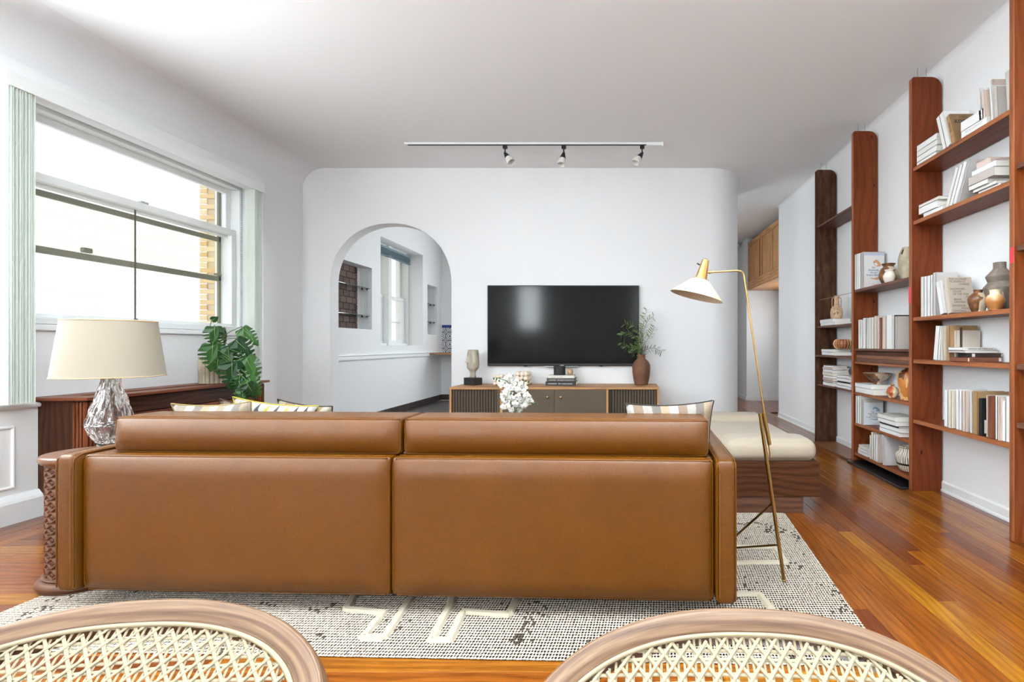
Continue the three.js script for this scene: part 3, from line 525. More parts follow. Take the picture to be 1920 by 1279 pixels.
// ------------------------------------------------------------------ carved drum table and glass lamp
{
  const C = [-2.262, 0, -2.155], t = thing('drum_table', 'small round side table of dark carved wood beside the sofa', 'side table', C);
  const carved = mat('#6b4127', 0.55, { map: T.plain });
  part('top', muv(lathe([[0.0001, 0.515], [0.13, 0.515], [0.142, 0.52], [0.149, 0.531], [0.148, 0.542], [0.143, 0.55], [0.0001, 0.552]], 64), 'x'), mat('#7a5138', 0.3, { map: T.plain }), t);
  { // drum with carved rings and bosses
    const nu = 240, nv = 170, h0 = 0.055, h1 = 0.515, g = new THREE.PlaneGeometry(1, 1, nu, nv), p = g.attributes.position, uv = g.attributes.uv;
    for (let i = 0; i < p.count; i++) {
      const u = uv.getX(i), v = uv.getY(i), rows = 10, cols = 16, cell = (a, b) => Math.hypot(((u * cols + a) % 1) - 0.5, (((v * rows + b) % 1) - 0.5));
      const q = cell(0, 0), r2 = cell(0.5, 0.5); let hgt = Math.exp(-Math.pow((q - 0.4) / 0.055, 2)) + Math.exp(-Math.pow((r2 - 0.4) / 0.055, 2)) + smoothstep(0.16 - q, 0, 0.04) + 0.8 * smoothstep(0.13 - r2, 0, 0.04) - 0.7 * smoothstep(0.07 - q, 0, 0.03);
      if (v < 0.012 || v > 0.988) hgt = 1;
      const r = 0.1235 + 0.0065 * clamp(hgt, 0, 1), a = u * 2 * PI; p.setXYZ(i, r * Math.sin(a), h0 + (h1 - h0) * v, r * Math.cos(a));
    }
    g.computeVertexNormals(); part('carved_drum', g, carved, t);
  }
  part('foot', lathe([[0.0001, 0.006], [0.135, 0.006], [0.15, 0.012], [0.158, 0.028], [0.152, 0.042], [0.136, 0.05], [0.13, 0.06], [0.0001, 0.06]], 64, 60), carved, t);
  const l = thing('table_lamp', 'faceted clear glass table lamp with a wide cream drum shade', 'lamp', [-2.255, 0.5525, -2.235]);
  part('base', lathe([[0.0001, 0], [0.046, 0], [0.047, 0.006], [0.043, 0.018], [0.0001, 0.02]], 32), M.black, l);
  { // thick rippled glass body
    const prof = new THREE.SplineCurve([[0.04, 0.02], [0.047, 0.028], [0.066, 0.062], [0.081, 0.098], [0.08, 0.112], [0.066, 0.165], [0.05, 0.215], [0.036, 0.27], [0.028, 0.315], [0.03, 0.34]].map((a) => new THREE.Vector2(...a)));
    const nu = 72, nv = 70, outer = (u, v) => { const p = prof.getPoint(v), a = u * 2 * PI, w = 0.0028 * Math.sin(a * 11 + 2.2 * Math.sin(v * 9)) + 0.0022 * Math.sin(a * 17 - v * 13) + 0.0018 * Math.sin(v * 42 + 3 * Math.sin(a * 5)); return [p.x + w * Math.min(1, v * 6), p.y, a]; };
    const mk = (inset, flip) => { const g = new THREE.PlaneGeometry(1, 1, nu, nv), p = g.attributes.position, uv = g.attributes.uv; for (let i = 0; i < p.count; i++) { const [r, y, a] = outer(uv.getX(i), uv.getY(i)), R = Math.max(0.006, r - inset); p.setXYZ(i, R * Math.sin(a) * 1, inset ? Math.max(y, 0.04) : y, R * Math.cos(a)); } if (flip) { const ix = g.index.array; for (let k = 0; k < ix.length; k += 3) { const t2 = ix[k]; ix[k] = ix[k + 1]; ix[k + 1] = t2; } } g.computeVertexNormals(); return clean(g); };
    part('glass_body', [mk(0, false), mk(0.011, true)], mat('#ffffff', 0.02, { transmission: 1, thickness: 0.02, ior: 1.5, attenuationColor: new THREE.Color('#f1e2d8'), attenuationDistance: 0.4 }), l);
  }
  part('stem', rod([0, 0.02, 0], [0, 0.4, 0], 0.0045), mat('#6f6558', 0.4, { metalness: 0.8 }), l);
  const sh = part('lamp_shade', lathe([[0.185, 0.312], [0.155, 0.555], [0.1535, 0.555], [0.1835, 0.312], [0.185, 0.312]], 64), M.linen, l);
  part('shade_trim', [clean(new THREE.TorusGeometry(0.185, 0.0022, 6, 64).rotateX(PI / 2).translate(0, 0.312, 0)), clean(new THREE.TorusGeometry(0.155, 0.0022, 6, 64).rotateX(PI / 2).translate(0, 0.555, 0))], mat('#cda77c', 0.7), sh);
  part('shade_spider', [rod([-0.154, 0.54, 0], [0.154, 0.54, 0], 0.002, 0.002, 6), rod([0, 0.54, -0.154], [0, 0.54, 0.154], 0.002, 0.002, 6), rod([0, 0.4, 0], [0, 0.56, 0], 0.004)], M.brassDark, l);
  part('bulb', ball(0.028, 0, 0.44, 0, 1, 1.2, 1), M.frost, l);
}
// ------------------------------------------------------------------ rug
{
  const NR = [0.838, 1.567], FR = [0.968, 3.012], NL = [-2.33, 1.66], FL = [-2.25, 3.012]; // corners as [x, d]
  const at = (u, v) => [lerp(lerp(NL[0], NR[0], u), lerp(FL[0], FR[0], u), v), lerp(lerp(NL[1], NR[1], u), lerp(FL[1], FR[1], u), v)];
  const rug = thing('woven_rug', 'nubby cream and black woven rug with raised cream line shapes under the sofa', 'rug', [0, 0.0005, 0]);
  const s = new THREE.Shape([[NL[0] + 0.004, NL[1] + 0.008], [NR[0] - 0.005, NR[1] + 0.008], FR, FL].map(([x, d]) => new THREE.Vector2(x, d)));
  part('backing', clean(new THREE.ExtrudeGeometry(s, { depth: 0.004, bevelEnabled: false }).rotateX(-PI / 2)), mat('#1d1612', 0.95, { specularIntensity: 0.2 }), rug);
  // thousands of loops, nobody could count them: one instanced part
  const nu = 302, nv = 88, knot = clean(new THREE.SphereGeometry(1, 6, 4, 0, 2 * PI, 0, PI / 2)), im = new THREE.InstancedMesh(knot, mat('#ffffff', 0.95, { specularIntensity: 0.2 }), nu * nv * 2), m = new THREE.Matrix4(), q = new THREE.Quaternion(), c = new THREE.Color();
  let n = 0;
  for (let j = 0; j < nv; j++) for (let i = 0; i < nu; i++) { // each cell: a bump of the weft cord and a slanted stitch that bridges to the next cord
    const [x, d] = at((i + 0.5 + rr(-0.08, 0.08)) / nu, (j + 0.5 + rr(-0.06, 0.06)) / nv), dark = vn(i * 0.09, j * 0.16, 999, 999, 5) * 0.6 + rnd() * 0.5 > 0.9, t = rr(0.88, 1.04), cr = dark ? [0.1, 0.08, 0.06] : [0.5 * t, 0.43 * t, 0.36 * t];
    q.setFromAxisAngle(V(0, 1, 0), rr(-0.1, 0.1));
    m.compose(V(x, 0.003, -d), q, V(0.0062, rr(0.0035, 0.005), 0.0043)); im.setMatrixAt(n, m); im.setColorAt(n++, c.setRGB(...cr));
    q.setFromAxisAngle(V(0, 1, 0), -0.35 + rr(-0.2, 0.2));
    m.compose(V(x, 0.003, -d - 0.008), q, V(0.0019, rr(0.0025, 0.004), 0.0075)); im.setMatrixAt(n, m); im.setColorAt(n++, c.setRGB(...cr));
  }
  im.name = 'loop_pile'; im.userData.kind = 'stuff'; add(im, rug);
  // raised cream lines, pixel corners taken to the floor
  const fl = (px, py) => { const d = 950 / (py - 648); return V(((px - 1166) / 950) * d, 0.008, -d); };
  const lm = mat('#b3a793', 0.95, { bumpMap: T.weave, bumpScale: 0.001 });
  const line = (pts, w = 0.017) => { const dense = []; for (let i = 0; i + 1 < pts.length; i++) for (let k = 0; k < 10; k++) dense.push(pts[i].clone().lerp(pts[i + 1], k / 10)); dense.push(pts.at(-1)); const P = dense.map((p, i) => p.clone().add(V(rr(-1, 1) * 0.0015, 0, rr(-1, 1) * 0.0015))); part('line_motif', ribbon(P, P.map(() => V(0, 1, 0)), w, 0.007), lm, rug); };
  line([[672, 1106], [649, 1146], [719, 1153], [680, 1200], [720, 1200], [775, 1118]].map((p) => fl(...p)));
  line([[851, 1112], [845, 1136], [808, 1205], [842, 1205], [868, 1151], [954, 1157], [966, 1132], [975, 1110]].map((p) => fl(...p)));
  line([[1340, 1029], [1452, 1029], [1474, 1057], [1340, 1060]].map((p) => fl(...p)));
  line([[1340, 1118], [1424, 1118], [1446, 1145], [1440, 1160]].map((p) => fl(...p)));
}

// ------------------------------------------------------------------ leather sofa, its back to the camera
const sofaTurn = -0.0382;
{
  const s = thing('leather_sofa', 'long tan leather two seat sofa seen from behind on the rug', 'sofa', [-0.857, 0, -1.8555], sofaTurn);
  const W = 2.54, T0 = 0.078, Hh = 0.585, D = 0.86, y0 = 0.072;
  const lea = (g, gr = 'x') => muv(g, gr, rr(0, 3), rr(0, 3));
  // the back faces swell out from their piped edges: the upper slope is what catches the light
  const swell = (w, h, t, r, seg, B, R) => puff(w, h, t, r, [0.001, 0.003, 0], seg, (o) => { if (o[2] > t * 0.4) o[2] += B * (1 - Math.pow(1 - clamp((w / 2 - Math.abs(o[0])) / R, 0, 1), 2)) * (1 - Math.pow(1 - clamp((h / 2 - Math.abs(o[1])) / R, 0, 1), 2)); });
  const outline = (x0, x1, ya, yb, z, r, rad) => { const p = [], k = 6, cs = [[x1 - r, yb - r, 0], [x0 + r, yb - r, 1], [x0 + r, ya + r, 2], [x1 - r, ya + r, 3]]; for (const [cx, cy, i] of cs) for (let j = 0; j <= k; j++) { const a = (i + j / k) * PI / 2; { const y = cy + r * Math.sin(a); p.push(V(cx + r * Math.cos(a), y, typeof z === 'function' ? z(y) : z)); } } return tube(p, rad, 160, 6, true, 0.1); };
  const stitch = (pts, n, parent) => { const g = []; for (let i = 0; i < n; i++) { const a = pts(i / n), b = pts((i + 0.6) / n); g.push(rod(a, b, 0.0009, 0.0009, 5)); } part('stitching', g, M.thread, parent, null, 'stuff'); };
  // two big back panels
  for (const k of [0, 1]) {
    const x0 = k ? 0.003 : -W / 2 + T0 + 0.002, x1 = k ? W / 2 - T0 - 0.002 : -0.003, w = x1 - x0, cx = (x0 + x1) / 2;
    const p = part('back_panel', lea(swell(w, Hh - y0, 0.12, 0.012, 40, 0.024, 0.075).translate(cx, (Hh + y0) / 2, -0.084)), M.leather, s);
    part('piping', [outline(x0 + 0.004, x1 - 0.004, y0 + 0.004, Hh - 0.004, -0.0245, 0.022, 0.0028)], M.leatherSeam, p);
    stitch((t) => V(x0 + 0.03 + t * (w - 0.06), Hh + 0.0012, -0.046), 170, p);
  }
  // bolsters along the top of the back
  for (const [x0, x1] of [[-1.12, 0.014], [0.024, 1.178]]) {
    const w = x1 - x0, b = part('back_cushion', lea(swell(w, 0.137, 0.19, 0.012, 40, 0.027, 0.068).translate((x0 + x1) / 2, Hh + 0.0685, -0.17)), M.leather, s);
    part('piping', outline(x0 + 0.004, x1 - 0.004, Hh + 0.004, Hh + 0.1335, -0.0755, 0.016, 0.0026), M.leatherSeam, b);
    stitch((t) => V(x0 + 0.04 + t * (w - 0.08), Hh + 0.1384, -0.095), 150, b);
  }
  // arms
  for (const k of [-1, 1]) {
    const cx = k * (W / 2 - T0 / 2), a = part('arm', lea(puff(T0, Hh - y0 + 0.006, D, 0.024, [0.002, 0.004, 0.003], 18).translate(cx, (Hh + y0) / 2 + 0.003, -D / 2 + 0.006), 'z'), M.leather, s);
    for (const e of [-1, 1]) part('piping', tube([V(cx + e * 0.033, y0 + 0.02, 0.0035), V(cx + e * 0.033, Hh - 0.03, 0.0035), V(cx + e * 0.033, Hh - 0.003, -0.018), V(cx + e * 0.033, Hh + 0.004, -0.06), V(cx + e * 0.033, Hh + 0.004, -D + 0.07), V(cx + e * 0.033, Hh - 0.003, -D + 0.02)], 0.0026, 80, 6, false, 0.2), M.leatherSeam, a);
    stitch((t) => V(cx - k * 0.024, y0 + 0.03 + t * (Hh - y0 - 0.07), 0.0072), 75, a);
  }
  part('seat_base', lea(lbox(W - 2 * T0, 0.2, D - 0.15, 0, 0.18, -D / 2 - 0.06, 0.01)), M.leather, s);
  for (const k of [-1, 1]) part('seat_cushion', lea(puff((W - 2 * T0) / 2 - 0.004, 0.15, D - 0.24, 0.03, [0.004, 0.012, 0.006]).translate(k * (W - 2 * T0) / 4, 0.355, -D / 2 - 0.1)), M.leather, s);
  for (const x of [-1.1, 1.1]) for (const z of [-0.3, -D + 0.1]) part('leg', rod([x, 0.012, z], [x, 0.09, z], 0.02, 0.026, 16), M.black, s);
}
function pillow(w, h, t, n = 18) {
  const side = (f) => { const g = new THREE.PlaneGeometry(2, 2, n, n), p = g.attributes.position; for (let i = 0; i < p.count; i++) { const u = p.getX(i), v = p.getY(i), q = Math.pow(Math.max(0, (1 - Math.pow(Math.abs(u), 2.2)) * (1 - Math.pow(Math.abs(v), 2.2))), 0.45); p.setXYZ(i, (u * w / 2) * (1 - 0.09 * (1 - v * v)), (v * h / 2) * (1 - 0.1 * (1 - u * u)), f * (t / 2) * q); } if (f < 0) { const ix = g.index.array; for (let k = 0; k < ix.length; k += 3) [ix[k], ix[k + 1]] = [ix[k + 1], ix[k]]; } g.computeVertexNormals(); return clean(g); };
  return [side(1), side(-1)];
}
const pillowEdge = (w, h) => { const p = []; for (let i = 0; i < 80; i++) { const a = (i / 80) * 8; let u, v; const k = Math.floor(a / 2), f = (a % 2) - 1; [u, v] = k === 0 ? [1, f] : k === 1 ? [-f, 1] : k === 2 ? [-1, -f] : [f, -1]; p.push(V((u * w / 2) * (1 - 0.09 * (1 - v * v)), (v * h / 2) * (1 - 0.1 * (1 - u * u)), 0)); } return tube(p, 0.003, 160, 6, true, 0.2); };
{
  const stripes = (cols, f, wob) => texture(256, 256, (u, v) => { const x = u * f + wob * (fbm(u, v, 2, 2, 2, 7) - 0.5); return cols[Math.floor(x * cols.length) % cols.length < 0 ? 0 : Math.floor(x * cols.length) % cols.length].map((c) => c * (0.9 + 0.1 * vn(u * 120, v * 120, 120, 120, 1))); });
  const tri = texture(256, 256, (u, v) => { const r = Math.floor(v * 6), x = u * 9 + (r % 2) * 0.5, fx = x - Math.floor(x), fy = v * 6 - r, w = 0.92 + 0.08 * vn(u * 130, v * 130, 130, 130, 3); const inT = Math.abs(fx - 0.5) < 0.5 * (1 - fy); const c = !inT ? [0.86, 0.83, 0.79] : H[(r * 17 + Math.floor(x) * 5) & 65535] > 0.78 ? [0.83, 0.76, 0.28] : H[(r * 17 + Math.floor(x) * 5) & 65535] > 0.45 ? [0.36, 0.33, 0.33] : [0.72, 0.69, 0.67]; return c.map((k) => k * w); });
  const A = stripes([[0.83, 0.79, 0.74], [0.76, 0.69, 0.62], [0.86, 0.83, 0.8], [0.65, 0.6, 0.55], [0.8, 0.73, 0.62]], 2, 0.15), Bm = stripes([[0.5, 0.42, 0.34], [0.62, 0.55, 0.47], [0.36, 0.28, 0.21], [0.56, 0.5, 0.44]], 3, 0.1), E = stripes([[0.8, 0.73, 0.62], [0.7, 0.6, 0.48], [0.85, 0.8, 0.72]], 2, 0.1), Rr = stripes([[0.85, 0.82, 0.79], [0.66, 0.56, 0.47], [0.78, 0.74, 0.71], [0.58, 0.53, 0.49], [0.8, 0.7, 0.58]], 2, 0.12);
  // [label, width, height, texture, edge colour, x, y centre, d, roll, lean, yaw]
  const put = (label, w, h, t, edge, x, y, d, roll, lean, yaw) => {
    const g = thing('throw_pillow', label, 'pillow', [x, y, -d]); g.rotation.set(lean, yaw, roll, 'YXZ');
    const c = part('cover', pillow(w, h, 0.13), mat('#c6c6c6', 0.9, { map: t, bumpMap: T.weave, bumpScale: 0.0005 }), g); part('piping', pillowEdge(w, h), mat(edge, 0.8), g);
  };
  put('pale beige striped pillow leaning left behind the sofa back', 0.32, 0.3, A, '#8f7a4a', -1.765, 0.610, 2.215, 0.02, 0.25, 0.1);
  put('brown striped pillow between the beige and the triangle pillow', 0.28, 0.28, Bm, '#4a3423', -1.816, 0.585, 2.47, -0.25, 0.3, 0.2);
  put('white pillow with grey and yellow triangles behind the sofa back', 0.4, 0.32, tri, '#a8952c', -1.59, 0.591, 2.34, -0.1, 0.22, -0.05);
  put('tan pillow with a dark corner just right of the triangle pillow', 0.28, 0.28, E, '#2d2520', -1.55, 0.59, 2.5, -0.12, 0.3, -0.1);
  put('grey and tan striped pillow with dark piping at the sofa right end', 0.37, 0.32, Rr, '#2d2622', 0.2, 0.610, 2.13, 0.03, 0.2, 0.05);
}

// ------------------------------------------------------------------ low lounge chair on an oak platform
{
  const c = thing('lounge_chair', 'low beige upholstered chair on a chunky oak platform right of the sofa', 'lounge chair', [0.78, 0, -3.66]);
  part('platform', muv(lbox(0.8, 0.21, 1.28, 0, 0.201, 0, 0.004), 'x'), M.oakBench, c);
  part('plinth', muv(lbox(0.62, 0.096, 1.26, -0.006, 0.048, 0.004, 0.002), 'x'), mat('#6e4731', 0.55, { map: T.walnut }), c);
  part('seat_cushion', muv(puff(0.78, 0.1, 0.72, 0.035, [0.002, 0.008, 0.002]).translate(-0.01, 0.35, 0)), M.boucle, c);
  part('bolster', muv(puff(0.55, 0.13, 0.27, 0.055, [0.004, 0.012, 0.01]).translate(0.12, 0.366, 0.495)), M.boucle, c);
  part('bolster', muv(puff(0.78, 0.14, 0.27, 0.055, [0.004, 0.01, 0.01]).translate(-0.01, 0.372, -0.49)), M.boucle, c);
}

// ------------------------------------------------------------------ brass floor lamp
{
  const D = 2.13, px = (x, y, d = D) => [((x - 1166) / 950) * d, 1 - ((y - 648) / 950) * d, -d], B = px(1470, 1094);
  const l = thing('floor_lamp', 'slim brass tripod floor lamp with a tilted cream cone shade', 'floor lamp', [B[0], 0.01, -D]), P = (x, y, d) => V(...px(x, y, d)).sub(l.position);
  part('leg', rod(V(0, 0.003, 0), P(1425, 775), 0.0078, 0.0078, 14), M.brassDark, l);
  const J = P(1446, 946), F2 = V(0.47 - B[0], 0.003, -2.44 + D), F3 = V(0.74 - B[0], 0.003, -2.46 + D);
  part('leg', tube([J, J.clone().lerp(F2, 0.92), F2.clone().add(V(0, 0.012, 0)), F2], 0.005, 40, 10, false, 0.1), M.brassDark, l);
  const K = P(1457, 1022), F4 = F2.clone().lerp(J, 0.04);
  part('brace', rod(K, F4, 0.0045), M.brassDark, l);
  part('foot', ball(0.01, 0, 0.004, 0, 1, 0.5, 1), M.brassDark, l);
  // clamp and the sliding rod that bends into the arm
  part('clamp', [rod(P(1432, 775), P(1443, 834), 0.0085, 0.0085, 12), ball(0.007, ...P(1434, 782).toArray()), ball(0.007, ...P(1436, 790).toArray())], M.brassDark, l);
  const arm = [P(1445, 858), P(1434, 783), P(1416, 660), P(1396, 525)]; const rodPts = [...arm, P(1394.5, 515), P(1391, 509.5), P(1385, 508), P(1372, 508.2), P(1333, 510.5)];
  part('rod', tube(rodPts, 0.0038, 120, 10, false, 0.25), M.brass, l);
  part('joint', [ball(0.0075, ...P(1331, 510.6).toArray()), rod(P(1327, 511), P(1334, 510.4), 0.0045)], M.brass, l);
  // head: cone of brass and wide cream shade, tilted
  const hd = P(1314, 524), ax = V(0.245, 0.97, 0).normalize(), qt = new THREE.Quaternion().setFromUnitVectors(V(0, 1, 0), ax);
  const place = (g) => clean(g.applyQuaternion(qt).translate(hd.x, hd.y, hd.z));
  part('socket_cone', [place(lathe([[0.0315, 0.0], [0.026, 0.003], [0.0245, 0.006], [0.0145, 0.083], [0.012, 0.085], [0.008, 0.085], [0.007, 0.089], [0.0001, 0.09]], 32)), place(lathe([[0.0345, 0.002], [0.0345, -0.001], [0.028, 0.003], [0.0345, 0.002]], 32))], M.brass, l);
  part('switch', place(rod([-0.019, 0.058, 0], [-0.032, 0.062, 0], 0.003)), M.black, l);
  const sh = part('lamp_shade', place(lathe([[0.034, 0.0], [0.113, -0.075], [0.1115, -0.0755], [0.0325, -0.002], [0.034, 0.0]], 56)), mat('#b9a890', 0.6), l);
  part('bulb', place(ball(0.022, 0, -0.03, 0)), M.frost, l);
}

// ------------------------------------------------------------------ two cane chairs in the foreground, facing the camera
function caneChair(label, x, d, turn, roll, Ytop) {
  const c = thing('cane_chair', label, 'chair', [x, 0, -d], turn, 'bentwood cane chairs in the foreground');
  // back surface: u across, s down from the top edge, n off the front face
  const a0 = 0.83, kap = 1.5, curve = 0.22, steps = 200, prof = []; // leaning angle grows down the curved back
  { let y = 0, z = 0; const ds = 0.5 / steps; for (let i = 0; i <= steps; i++) { const a = Math.min(a0 + kap * i * ds, 1.25); prof.push([y, z, a]); y -= Math.cos(a) * ds; z += Math.sin(a) * ds; } }
  const S = (u, s, n = 0) => { const f = clamp(s / 0.5, 0, 1) * steps, i = Math.min(Math.floor(f), steps - 1), t = f - i, A = prof[i], Bq = prof[i + 1], a = lerp(A[2], Bq[2], t), e = s < 0 ? s : 0, y = lerp(A[0], Bq[0], t) - e * Math.cos(a0), z = lerp(A[1], Bq[1], t) + e * Math.sin(a0) + curve * u * u; return V(u + roll * s, Ytop + y + n * Math.sin(a), z + n * Math.cos(a)); };
  const Nn = (u, s) => { const f = clamp(s / 0.5, 0, 1) * steps, a = prof[Math.min(Math.floor(f), steps)][2]; return V(-2 * curve * u * 0.6, Math.sin(a), Math.cos(a)).normalize(); };
  // frame centre line: a wide arch, half width a at depth b, then straight legs of the frame
  const a = 0.243, b = 0.155, E = 2.35, fw = 0.0165, ft = 0.0185, path = [];
  const low = 0.44;
  for (let i = 0; i <= 14; i++) path.push([-a, low - ((low - b) * i) / 14]);
  for (let i = 1; i < 60; i++) { const t = PI - (i / 60) * PI, cs = Math.cos(t), sn = Math.sin(t); path.push([a * Math.sign(cs) * Math.pow(Math.abs(cs), 2 / E), b - b * Math.pow(sn, 2 / E)]); }
  for (let i = 0; i <= 14; i++) path.push([a, b + ((low - b) * i) / 14]);
  const pos = [], ring = [], uvs = [], rounded = [];
  for (let k = 0; k < 20; k++) { const t = (k / 20) * 2 * PI, q = (v) => Math.sign(v) * Math.pow(Math.abs(v), 0.38); rounded.push([q(Math.cos(t)), q(Math.sin(t))]); }
  let len = 0; const lens = [];
  path.forEach(([u, s], i) => { const p = path[Math.max(i - 1, 0)], n = path[Math.min(i + 1, path.length - 1)], tx = n[0] - p[0], ty = n[1] - p[1], L = Math.hypot(tx, ty); if (i) len += Math.hypot(u - path[i - 1][0], s - path[i - 1][1]); lens.push(len); const ox = ty / L, oy = -tx / L; ring.push(rounded.map(([e, f]) => S(u + ox * e * fw, s + oy * e * fw, f * ft))); });
  for (let i = 0; i + 1 < ring.length; i++) for (let k = 0; k < 20; k++) { const m = (k + 1) % 20, q = [[i, k], [i, m], [i + 1, m], [i + 1, k]]; for (const t of [[0, 1, 2], [0, 2, 3]]) for (const w of t) { const [ri, rk] = q[w], p = ring[ri][rk]; pos.push(p.x, p.y, p.z); uvs.push(lens[ri], ((w === 1 || w === 2) ? k + 1 : k) * 0.0062); } }
  let fg = new THREE.BufferGeometry(); fg.setAttribute('position', new THREE.Float32BufferAttribute(pos, 3)); fg.computeVertexNormals(); fg.setAttribute('uv', new THREE.Float32BufferAttribute(uvs, 2)); fg = toCreasedNormals(fg, 0.8);
  { // normals must face outwards
    const p0 = V(pos[0], pos[1], pos[2]), n0 = V(fg.attributes.normal.getX(0), fg.attributes.normal.getY(0), fg.attributes.normal.getZ(0)), cen = S(path[0][0], path[0][1]);
    if (n0.dot(p0.sub(cen)) < 0) { for (const k of ['position', 'normal', 'uv']) { const at = fg.attributes[k], z = at.itemSize; for (let i = 0; i < at.count; i += 3) for (let j = 0; j < z; j++) { const t = at.array[i * z + j]; at.array[i * z + j] = at.array[(i + 1) * z + j]; at.array[(i + 1) * z + j] = t; } } const nn = fg.attributes.normal; for (let i = 0; i < nn.array.length; i++) nn.array[i] *= -1; }
  }
  part('back_frame', clean(fg), M.ash, c);
  // rattan border just inside the frame
  const inner = path.map(([u, s], i) => { const p = path[Math.max(i - 1, 0)], n = path[Math.min(i + 1, path.length - 1)], tx = n[0] - p[0], ty = n[1] - p[1], L = Math.hypot(tx, ty); return [u - (ty / L) * (fw - 0.001), s + (tx / L) * (fw - 0.001)]; });
  part('rattan_border', tube(inner.map(([u, s]) => S(u, s, ft - 0.001)), 0.0027, 220, 8, false, 0.3), M.cane, c);
  // cane: pairs of cross strands, pairs of upright strands and both diagonals, each a strand of its own
  const ia = a - fw + 0.001, ib = b - 0.001, inside = (u, s) => s > fw - 0.001 && Math.abs(u) < ia && s < low - 0.02 && (s > b || Math.pow(Math.abs(u) / ia, E) + Math.pow((b - s) / (b - fw + 0.001), E) < 1);
  const PU = 0.0192, PV = 0.0245, oU = 0.0036, oV = 0.0046;
  const strand = (f, t0, t1, hw, ht, lift) => { let run = []; const flush = () => { if (run.length > 2) { const P = run.map(([u, s, w]) => S(u, s, ft - 0.004 + w)), Q = run.map(([u, s]) => Nn(u, s)); part('cane_strand', ribbon(P, Q, hw, ht), M.cane, c); } run = []; }; const n = Math.ceil((t1 - t0) / 0.0062); for (let i = 0; i <= n; i++) { const t = t0 + ((t1 - t0) * i) / n, [u, s] = f(t); if (inside(u, s)) run.push([u, s, lift(u, s)]); else flush(); } flush(); };
  for (let s = 0.012; s < 0.2; s += PV) for (const e of [-oV, oV]) strand((t) => [t, s + e], -a, a, 0.0021, 0.0006, (u) => 0.0006 * Math.sin((u / PU) * 2 * PI + (e > 0 ? PI : 0)));
  for (let k = -14; k <= 14; k++) for (const e of [-oU, oU]) strand((t) => [k * PU + e, t], 0, 0.21, 0.0016, 0.0006, (u, s) => -0.0006 * Math.sin((s / PV) * 2 * PI + (e > 0 ? PI : 0)));
  for (let k = -26; k <= 26; k++) for (const e of [-1, 1]) strand((t) => [k * PU + e * t * (PU / PV), t + 0.012], -0.02, 0.2, 0.0019, 0.0006, () => (e > 0 ? 0.0018 : 0.0026));
  // seat and legs, out of the frame
  const ya = Ytop - 0.27;
  part('seat', muv(puff(0.5, 0.05, 0.46, 0.02, [0, 0.006, 0]).translate(0, 0.4, 0.55), 'x'), M.ash, c);
  for (const sx of [-1, 1]) { part('leg', rod([sx * 0.22, 0, 0.76], [sx * 0.2, 0.39, 0.72], 0.014, 0.019), M.ash, c); part('leg', rod([sx * 0.235, 0, 0.3], [sx * 0.215, 0.39, 0.36], 0.014, 0.019), M.ash, c); }
}
caneChair('cane backed bentwood chair at the lower left with a dark brown outer edge', -0.59, 0.63, 0.12, 0.0, 0.662);
caneChair('cane backed bentwood chair at the lower right in front of the rug corner', 0.145, 0.61, -0.03, 0.0, 0.662);
// ------------------------------------------------------------------ television, console and what stands on it
{
  const tv = thing('television', 'large flat black television on the white wall above the console', 'television', [-0.637, 1.217, -BACK + 0.03]);
  tv.rotation.y = 0.006;
  const w = 1.648, h = 0.876;
  part('housing', lbox(w, h, 0.034, 0, 0, 0.005, 0.006, 2), mat('#1b1a19', 0.4), tv);
  part('screen', lbox(w - 0.016, h - 0.036, 0.004, 0, 0.008, 0.0235, 0.001), mat([0.006, 0.0055, 0.005], 0.11, { specularIntensity: 0.33 }), tv);
  part('bezel_strip', lbox(w - 0.016, 0.012, 0.005, 0, -h / 2 + 0.012, 0.0235, 0.002), M.softBlack, tv);
  part('wall_mount', lbox(0.5, 0.4, 0.02, 0, 0, -0.018, 0.002), M.blackSteel, tv);
  for (const x of [-0.41, 0.41]) part('foot_peg', lbox(0.04, 0.008, 0.02, x, -h / 2 - 0.003, 0.01, 0.002), M.softBlack, tv);
  part('stand_bar', [lbox(0.36, 0.01, 0.025, -0.02, -h / 2 - 0.007, 0.022, 0.003)], M.steel, tv);
  const cv = document.createElement('canvas'); cv.width = 256; cv.height = 64; const c = cv.getContext('2d'); c.fillStyle = '#1d1c1b'; c.fillRect(0, 0, 256, 64); c.fillStyle = '#e8e8e8'; c.font = 'bold 50px serif'; c.textAlign = 'center'; c.textBaseline = 'middle'; c.fillText('SONY', 128, 34);
  const t = new THREE.CanvasTexture(cv); t.colorSpace = THREE.SRGBColorSpace;
  part('brand_plate', clean(new THREE.PlaneGeometry(0.075, 0.0165).translate(-0.012, -h / 2 + 0.006, 0.0268)), mat('#ffffff', 0.4, { map: t }), tv);
}
